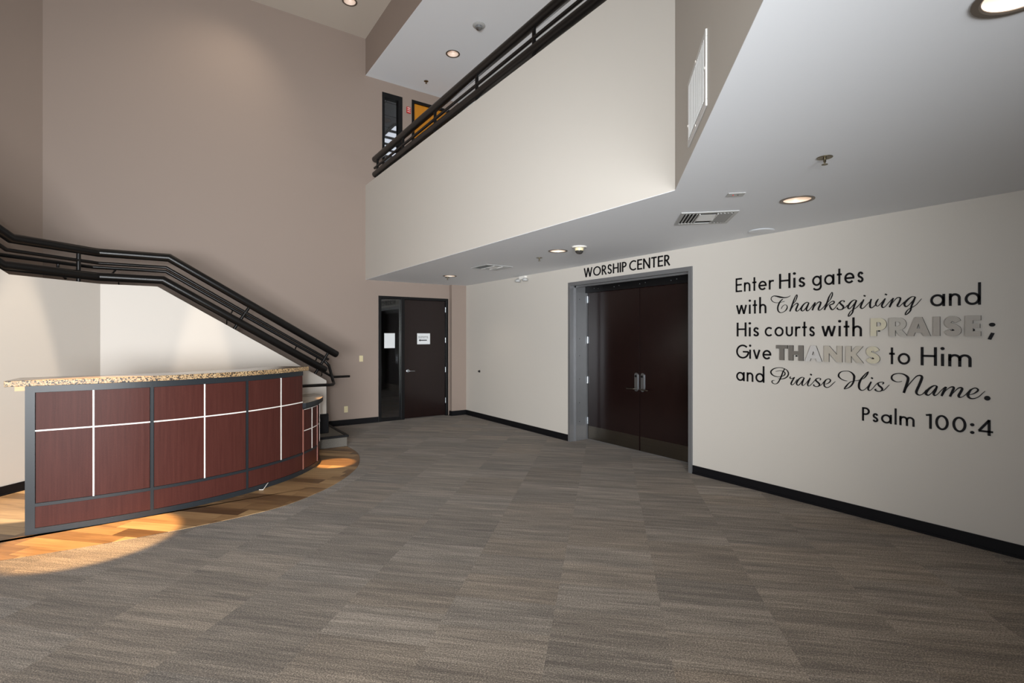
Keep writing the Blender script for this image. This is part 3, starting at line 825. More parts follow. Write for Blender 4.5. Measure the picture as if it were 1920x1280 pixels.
# camera dome / detector by the double door
dt = empty('dome_detector', (4.10,4.565,ZC))
c = (4.10,4.565,ZC)
MB().lathe([(.09,-.001),(.092,-.006),(.085,-.016),(.06,-.02),(.002,-.02)], c, 32).build('base_ring', WHITE, dt, smooth=True)
MB().lathe([(.052,-.018),(.052,-.05),(.051,-.052),(.002,-.052)], c, 28).build('cream_collar', CREAM, dt, smooth=True)
MB().lathe([(.049,-.05),(.046,-.068),(.033,-.085),(.015,-.092),(.001,-.093)], c, 28).build('dark_dome', SMOKED, dt, smooth=True)
for sx_ in (-1,1): MB().lathe([(.012,-.012),(.011,-.022),(.002,-.024)], (4.10+.054*sx_,4.565-.05*sx_,ZC), 12).build('mounting_knob', SMOKED, dt, smooth=True)
tag(dt, 'ceiling detector with cream collar and dark dome over the double door', 'detector')
dt2 = empty('smoke_detector', (4.114,6.963,ZU)); c = (4.114,6.963,ZU)
MB().lathe([(.098,-.001),(.1,-.012),(.088,-.024),(.06,-.028),(.002,-.028)], c, 32).build('base_ring', GREYM, dt2, smooth=True)
MB().lathe([(.058,-.026),(.055,-.055),(.035,-.075),(.002,-.08)], c, 28).build('sensor_dome', SATIN, dt2, smooth=True)
tag(dt2, 'round smoke detector on the upper hall ceiling', 'smoke detector')
# painted cover on the ceiling
tag(MB().lathe([(.0,-.001),(.12,-.001),(.125,-.006),(.118,-.010),(.10,-.011),(.001,-.011)], (5.03,2.83,ZC), 36).build('cover_disc', CEIL, smooth=True), 'ceiling-coloured round cover disc against the wall above the verse', 'cover')

# emergency light
el = empty('emergency_light', (5.25,7.31,2.62))
MB().box((5.20,7.22,2.675),(5.249,7.40,2.735)).build('light_body', WHITE, el, bevel=.006)
for y in (7.20,7.42):
    mb = MB().tube([(5.215,7.31+(y-7.31)*.6,2.69),(5.19,y,2.675)], .012, 8)
    mb.lathe([(.02,.0),(.05,-.018),(.052,-.05),(.046,-.056),(.001,-.056)], (5.195,y,2.69), 20)
    mb.build('lamp_head', CLEAR if False else GREYM, el, smooth=True)
tag(el, 'twin-headed emergency light high on the wall left of the double door', 'emergency light')

# return air grille on the angled balcony face
rg = empty('return_grille', (2.442,1.736,2.82))
u = Vector((-S2,-S2,0)); n = Vector((-S2,S2,0))          # along the face, out of the face
def gp(a, d, z): return Vector((2.652,1.947,z)) + u*a + n*d
W, z0, z1 = .575, 2.815, 3.205
def gbox(mb, a0, a1, za, zb, d0, d1): mb.obox(gp((a0+a1)/2,(d0+d1)/2,(za+zb)/2), u*(a1-a0)/2, n*(d1-d0)/2, Vector((0,0,(zb-za)/2)))
mb = MB()
gbox(mb, 0, W, z0, z0+.035, .001, .011); gbox(mb, 0, W, z1-.035, z1, .001, .011); gbox(mb, 0, .035, z0+.035, z1-.035, .001, .011); gbox(mb, W-.035, W, z0+.035, z1-.035, .001, .011)
mb.build('grille_frame', WHITEM, rg, bevel=.003)
mb = MB(); gbox(mb, .03, W-.03, z0+.03, z1-.03, .001, .0025); mb.build('backing', DUCT, rg)
mb = MB()
for k in range(22):
    a = .05 + (W-.1)*k/21
    mb.obox(gp(a,.008,(z0+z1)/2), u*.010+n*.004, n*.0012-u*.0005, Vector((0,0,(z1-z0)/2-.036)))
mb.build('grille_bar', WHITEM, rg)
for a, z in ((.015,(z0+z1)/2-.07),(W-.015,(z0+z1)/2),(W*.5,z1-.016),(W*.5,z0+.016)):
    MB().obox(gp(a,.0125,z), u*.006, n*.0018, (0,0,.006)).build('screw', STRIP, rg)
tag(rg, 'white slatted return air grille on the angled upper wall face', 'grille')

# switch, outlet, bumper
sw = empty('light_switch', (3.035,YB,1.18)); MB().box((3.0,YB-.007,1.18),(3.07,YB-.001,1.295)).build('switch_plate', IVORY, sw, bevel=.002)
MB().box((3.029,YB-.014,1.222),(3.041,YB-.006,1.252)).build('switch_toggle', IVORY, sw); tag(sw, 'ivory light switch on the taupe wall left of the single door', 'light switch')
ou = empty('wall_outlet', (2.75,YB,.24)); MB().box((2.715,YB-.007,.24),(2.785,YB-.001,.355)).build('outlet_plate', IVORY, ou, bevel=.002)
for z in (.272,.323):
    so = MB().lathe([(.016,0),(.015,-.003),(.001,-.003)], (2.75,YB-.006,z), 16, 'y').build('socket', CREAM, ou)
    MB().box((2.742,YB-.0098,z-.006),(2.745,YB-.0088,z+.006)).box((2.755,YB-.0098,z-.006),(2.758,YB-.0088,z+.006)).build('slot', DARK, so)
tag(ou, 'ivory power outlet low on the taupe wall beside the stairs', 'outlet')
bu = empty('wall_bumper', (5.25,8.843,.95))
MB().lathe([(.026,-.001),(.026,-.008),(.018,-.012),(.001,-.012)], (5.25,8.843,.95), 20, 'x').build('bumper_base', CHROME, bu, smooth=True)
MB().lathe([(.02,-.011),(.021,-.032),(.015,-.04),(.001,-.041)], (5.25,8.843,.95), 20, 'x').build('rubber_pad', BLACKM, bu, smooth=True)
tag(bu, 'small black door bumper on the wall between corner and double door', 'door bumper')

# holes in the ceilings for the recessed lights
def cut(o, cyls):
    mb = MB()
    for x, y, r, z0, z1 in cyls: mb.lathe([(r,z0),(r,z1)], (x,y,0), 40)
    c = mb.build('hole_cutter', DARK, loc=(0,0,0))
    md = o.modifiers.new('holes', 'BOOLEAN'); md.operation = 'DIFFERENCE'; md.object = c; md.solver = 'EXACT'
    dg = bpy.context.evaluated_depsgraph_get(); dg.update()
    me = bpy.data.meshes.new_from_object(o.evaluated_get(dg)); o.modifiers.remove(md); o.data = me
    bpy.data.objects.remove(c)
LOWC = [(4.13,2.03),(2.235,.405),(4.085,4.95),(4.165,8.07)]
OB = bpy.data.objects
cut(OB['ceiling_soffit'], [(x,y,.104,ZC-.1,ZC+.1) for x,y in LOWC])
cut(OB['floor_upper'], [(x,y,.112,ZC-.1,ZC+.2) for x,y in LOWC])
cut(OB['ceiling_upper'], [(4.153,7.93,.104,ZU-.1,ZU+.2)])
cut(OB['ceiling'], [(2.55,8.62,.104,ZT-.1,ZT+.2)])

# ------------------------------------------------------------------ lettering: strokes of a geometric sans
def arc(cx, cy, rx, ry, a0, a1, n=None):
    n = n or max(6, int(abs(a1-a0)/9))
    return [(cx+rx*math.cos(R_(a0+(a1-a0)*i/n)), cy+ry*math.sin(R_(a0+(a1-a0)*i/n))) for i in range(n+1)]
XH, ASC, DSC = .65, 1.14, -.30
S_PTS = [(.94,.80),(.80,.94),(.52,1.0),(.24,.94),(.09,.78),(.17,.60),(.42,.52),(.68,.45),(.92,.31),(.95,.16),(.78,.04),(.48,0),(.2,.05),(.03,.20)]
def S_shape(w, h, s):
    k = s/2
    return catmull([(k+(w-s)*x, k+(h-s)*y) for x, y in S_PTS], 5)
def glyph(ch, s):
    """strokes (centre lines), width; s is the stroke weight in cap heights"""
    k = s/2
    r = XH/2
    def bowl(x0, w): return arc(x0+w/2, r, w/2-k, r-k, 0, 360, 44)
    def arch(x0, w): # right leg and shoulder of n
        ya = XH-(w/2)*1.02
        return [(x0+k,ya-.10)] + arc(x0+w/2, ya, w/2-k, XH-k-ya, 180, 0, 16) + [(x0+w-k,0)]
    if ch == 'E': w = .50+k*.3; return w, [[(k,0),(k,1)], [(k,1-k),(w,1-k)], [(k,.52),(w*.94,.52)], [(k,k),(w,k)]]
    if ch == 'n': w = .50; return w, [[(k,0),(k,XH)], arch(0,w)]
    if ch == 'h': w = .50; return w, [[(k,0),(k,ASC)], arch(0,w)]
    if ch == 'm': w = .88; return w, [[(k,0),(k,XH)], arch(0,w/2+k), arch(w/2-k,w/2+k)]
    if ch == 'u': w = .50; return w, [[(k,XH),(k,w/2)]+arc(w/2,w/2*1.0,w/2-k,w/2-k,180,360,16)[1:]+[(w-k,XH)]]
    if ch == 't': w = .30; return w, [[(w/2,0),(w/2,.95)], [(0,XH-k),(w,XH-k)]]
    if ch == 'e': w = .62; return w, [arc(w/2,r,w/2-k,r-k,0,318,38), [(k,r),(w,r)] if False else [(k*1.2,r),(w-k*.2,r)]]
    if ch == 'r': w = .32; return w, [[(k,0),(k,XH)], [(k,XH*.55)]+arc(.26,XH-.24,.26-k,.24-k,175,62,10)]
    if ch == 'i': w = s; return w, [[(k,0),(k,XH)], ('dot',k,.93,s*.72)]
    if ch == 'l': w = s; return w, [[(k,0),(k,ASC)]]
    if ch == 's': w = .38; return w, [S_shape(w,XH,s)]
    if ch == 'a': w = .66; return w, [bowl(0,w-.02), [(w-k,0),(w-k,XH)]]
    if ch == 'd': w = .66; return w, [bowl(0,w-.02), [(w-k,0),(w-k,ASC)]]
    if ch == 'g': w = .64; return w, [bowl(0,w-.02), [(w-k,XH),(w-k,-.06)]+arc(w/2,-.04,w/2-k,.26-k,0,-150,16)]
    if ch == 'o': w = .66; return w, [bowl(0,w)]
    if ch == 'c': w = .58; return w, [arc(.33,r,.33-k,r-k,48,312,30)]
    if ch == 'w': w = .80; return w, [[(k*.8,XH),(w*.27,k*.2)],[(w*.27,k*.2),(w*.5,XH)],[(w*.5,XH),(w*.73,k*.2)],[(w*.73,k*.2),(w-k*.8,XH)]]
    if ch == 'v': w = .52; return w, [[(k*.8,XH),(w/2,k*.2)],[(w/2,k*.2),(w-k*.8,XH)]]
    if ch == 'H': w = .66; return w, [[(k,0),(k,1)],[(w-k,0),(w-k,1)],[(k,.52),(w-k,.52)]]
    if ch == 'G': w = .84; return w, [arc(.5,.5,.5-k,.5-k,45,352,34)+[(.95-k,.5-k*.2)], [(.95-k*.6,.5-k*.2),(.52,.5-k*.2)]]
    if ch == 'P': w = .50; return w, [[(k,0),(k,1)], [(k,1-k)]+arc(w-.29,.72,.29-k,.28-k,90,-90,16)+[(k,.44+k)]]
    if ch == 'R': w = .54+k*.2; return w, [[(k,0),(k,1)], [(k,1-k)]+arc(w-.06-.27,.72,.27-k,.28-k,90,-90,16)+[(k,.44+k)], [(k+.16,.46+k*.2),(w-k*.4,0)]]
    if ch == 'S': w = .52; return w, [S_shape(w,1,s)]
    if ch == 'A': w = .78+s*.1; return w, [[(k*.7,0),(w/2-k*.25,1)],[(w/2+k*.25,1),(w-k*.7,0)],[(w*.2,.30),(w*.8,.30)]]
    if ch == 'I': return s, [[(k,0),(k,1)]]
    if ch == 'T': w = .52+k*.4; return w, [[(w/2,0),(w/2,1)],[(0,1-k),(w,1-k)]]
    if ch == 'N': w = .72+k*.3; return w, [[(k,0),(k,1)],[(w-k,0),(w-k,1)],[(k*.9,1-k*.2),(w-k*.9,k*.2)]]
    if ch == 'K': w = .62+k*.4; return w, [[(k,0),(k,1)],[(w-k*.9,1),(s*.7,.50)],[(s*.7,.54),(w-k*.6,0)]]
    if ch == 'W': w = 1.08; return w, [[(k*.8,1),(w*.27,k*.1)],[(w*.27,k*.1),(w*.5,1)],[(w*.5,1),(w*.73,k*.1)],[(w*.73,k*.1),(w-k*.8,1)]]
    if ch == 'O': w = .96; return w, [arc(.48,.5,.48-k,.5-k,0,360,50)]
    if ch == 'C': w = .78; return w, [arc(.48,.5,.48-k,.5-k,50,310,36)]
    if ch == '1': w = .28; return w, [[(w-k,0),(w-k,1)],[(0,.88+k*.2),(w-k,1-k)]]
    if ch == '0': w = .62; return w, [arc(.31,.5,.31-k,.5-k,0,360,44)]
    if ch == '4': w = .62; return w, [[(w*.74,0),(w*.74,1)],[(w*.74,.96),(k*.6,.26)],[(k*.2,.25),(w,.25)]]
    if ch == ':': return s*1.4, [('dot',s*.7,.58,s*.78),('dot',s*.7,s*.7,s*.78)]
    if ch == '.': return s*1.4, [('dot',s*.7,s*.7,s*.8)]
    if ch == ';': return s*2.0, [('dot',s*1.2,.58,s*.85),[(s*1.4,.17),(s*.45,-.16)]]
def bold(ch):
    """outline pieces of a heavy block letter (cap height 1)"""
    def bw(x, r_, ri): return [(.29,1),(x,1)]+arc(x,.66,r_,.34,90,-90,14)[1:]+[(.29,.32),(.29,.54),(x-.02,.54)]+arc(x-.02,.66,ri,.12,-90,90,10)[1:]+[(.29,.78)]
    if ch == 'P': return .76, [[(0,0),(.29,0),(.29,1),(0,1)], bw(.42,.34,.11)]
    if ch == 'R': return .84, [[(0,0),(.29,0),(.29,1),(0,1)], bw(.44,.34,.11), [(.30,.318),(.60,.318),(.84,0),(.50,0)]]
    if ch == 'A': return 1.02, [[(0,0),(.30,0),(.36,.18),(.51,.18),(.51,.40),(.435,.40),(.51,.66),(.51,1),(.36,1)], [(1.02,0),(.72,0),(.66,.18),(.51,.18),(.51,.40),(.585,.40),(.51,.66),(.51,1),(.66,1)]]
    if ch == 'I': return .27, [[(0,0),(.27,0),(.27,1),(0,1)]]
    if ch == 'E': return .58, [[(0,0),(.58,0),(.58,.23),(.29,.23),(.29,.39),(.55,.39),(.55,.61),(.29,.61),(.29,.77),(.58,.77),(.58,1),(0,1)]]
    if ch == 'T': return .74, [[(0,1),(0,.77),(.225,.77),(.225,0),(.515,0),(.515,.77),(.74,.77),(.74,1)]]
    if ch == 'H': return .92, [[(0,0),(.29,0),(.29,.38),(.63,.38),(.63,0),(.92,0),(.92,1),(.63,1),(.63,.62),(.29,.62),(.29,1),(0,1)]]
    if ch == 'N': return 1.02, [[(0,0),(.28,0),(.28,.55),(.73,0),(1.02,0),(1.02,1),(.74,1),(.74,.45),(.29,1),(0,1)]]
    if ch == 'K': return .94, [[(0,0),(.29,0),(.29,.42),(.59,0),(.94,0),(.55,.52),(.92,1),(.57,1),(.29,.64),(.29,1),(0,1)]]
    if ch == 'S': return .74, [('rib', S_shape(.74,1,.26))]
def bold_word(text, zb, cap, spans, mats, label):
    root = empty('lettering', (XR-.001, (spans[0][0]+spans[-1][1])/2, zb))
    for c, (a, b), m in zip(text, spans, mats):
        w, pieces = bold(c); mp = on_wall(a, zb, (a-b)/w, cap); mb = MB()
        for pc in pieces:
            n0 = len(mb.f)
            if pc[0] == 'rib': mb.ribbon(pc[1], .13, .006, .019, mp)
            else: mb.prism(pc, .006, .019, mp)
            for i in range(n0, len(mb.f)):       # returns are black, the face is metal
                xs = [mb.v[q][0] for q in mb.f[i]]
                mb.mi[i] = 0 if max(xs)-min(xs) < 1e-6 else 1
        mb.box((XR-.0065,(a+b)/2-.008,zb+.04),(XR-.0005,(a+b)/2+.008,zb+.055), 1)
        mb.build('letter', [m, LETTER], root)
    return tag(root, label, 'lettering')
def on_wall(y0, z0, sxx, szz): return lambda u, v, d: (XR-d, y0-u*sxx, z0+v*szz)
def put_letter(mb, strokes, s, mp, d0, d1):
    for st in strokes:
        if st[0] == 'dot':
            _, x, y, rr = st
            mb.prism([(x+rr*math.cos(2*PI*j/20), y+rr*math.sin(2*PI*j/20)) for j in range(20)], d0, d1, mp)
        else: mb.ribbon(st, s/2, d0, d1, mp)
def word(text, yl, yr, zb, cap, s, label, mats=LETTER, depth=.006, gap=.17, gaps=None, spans=None, back=.0006):
    """letters of one word on the right wall, fitted between yl and yr"""
    gl = [glyph(c, s) for c in text]
    root = empty('lettering', (XR-.001, (yl+yr)/2, zb))
    tot = sum(g_[0] for g_ in gl) + gap*(len(gl)-1)
    k = (yl-yr)/tot; u = 0
    for i, (c, (w, st)) in enumerate(zip(text, gl)):
        mb = MB()
        if spans: a, b = spans[i]; mp = on_wall(a, zb, (a-b)/w, cap)
        else:
            mp0 = on_wall(yl, zb, k, cap); mp = (lambda uu: (lambda a, b, d: mp0(a+uu, b, d)))(u)
        put_letter(mb, st, s, mp, back, depth)
        m = mats[i % len(mats)] if isinstance(mats, list) else mats
        mb.build('letter', m, root)
        u += w + gap
    return tag(root, label, 'lettering')
SB = .114
V = 'black wall lettering reading '
word('Enter', 3.245, 2.822, 2.149, .154, SB, V+'Enter, first word of the verse')
word('His', 2.760, 2.500, 2.149, .154, SB, V+'His in plain type between Enter and gates')
word('gates', 2.434, 1.990, 2.149, .154, SB, V+'gates, ending the top line of the verse')
word('with', 3.238, 2.896, 1.902, .154, SB, V+'with, left of the script Thanksgiving')
word('and', 1.503, 1.186, 1.902, .154, SB, V+'and after the script Thanksgiving')
word('His', 3.232, 2.976, 1.655, .154, SB, V+'His, starting the line His courts with')
word('courts', 2.912, 2.410, 1.655, .154, SB, V+'courts in the middle line')
word('with', 2.347, 2.004, 1.655, .154, SB, V+'with, just before the metal PRAISE')
word(';', 1.147, 1.104, 1.655, .154, SB, 'black semicolon on the wall after the metal word PRAISE')
word('Give', 3.238, 2.843, 1.411, .154, SB, V+'Give, left of the metal THANKS')
word('to', 1.792, 1.641, 1.411, .154, SB, V+'to, right of the metal THANKS')
word('Him', 1.567, 1.242, 1.411, .154, SB, V+'Him at the end of the Give THANKS line')
word('and', 3.238, 2.917, 1.162, .154, SB, V+'and, starting the lowest verse line')
word('Psalm', 2.002, 1.610, .885, .124, SB*1.05, V+'Psalm below the verse')
word('100:4', 1.532, 1.116, .885, .124, SB*1.05, V+'100:4 below the verse')
word('WORSHIP', 5.735, 4.870, 2.556, .139, .135, 'black capital lettering WORSHIP over the double door', gap=.12)
word('CENTER', 4.820, 4.140, 2.556, .139, .135, 'black capital lettering CENTER over the double door', gap=.12)
MP = MET_P
bold_word('PRAISE', 1.657, .160, [(1.93,1.808),(1.79,1.655),(1.66,1.497),(1.479,1.436),(1.413,1.298),(1.277,1.184)], [MP[0],MP[1],MP[5],MP[5],MP[5],MP[5]], 'brushed metal block lettering PRAISE in the middle verse line')
bold_word('THANKS', 1.410, .155, [(2.783,2.669),(2.656,2.513),(2.497,2.339),(2.320,2.162),(2.132,1.986),(1.971,1.856)], [MP[3],MP[3],MP[4],MP[2],MP[2],MP[0]], 'brushed metal block lettering THANKS in the Give line')

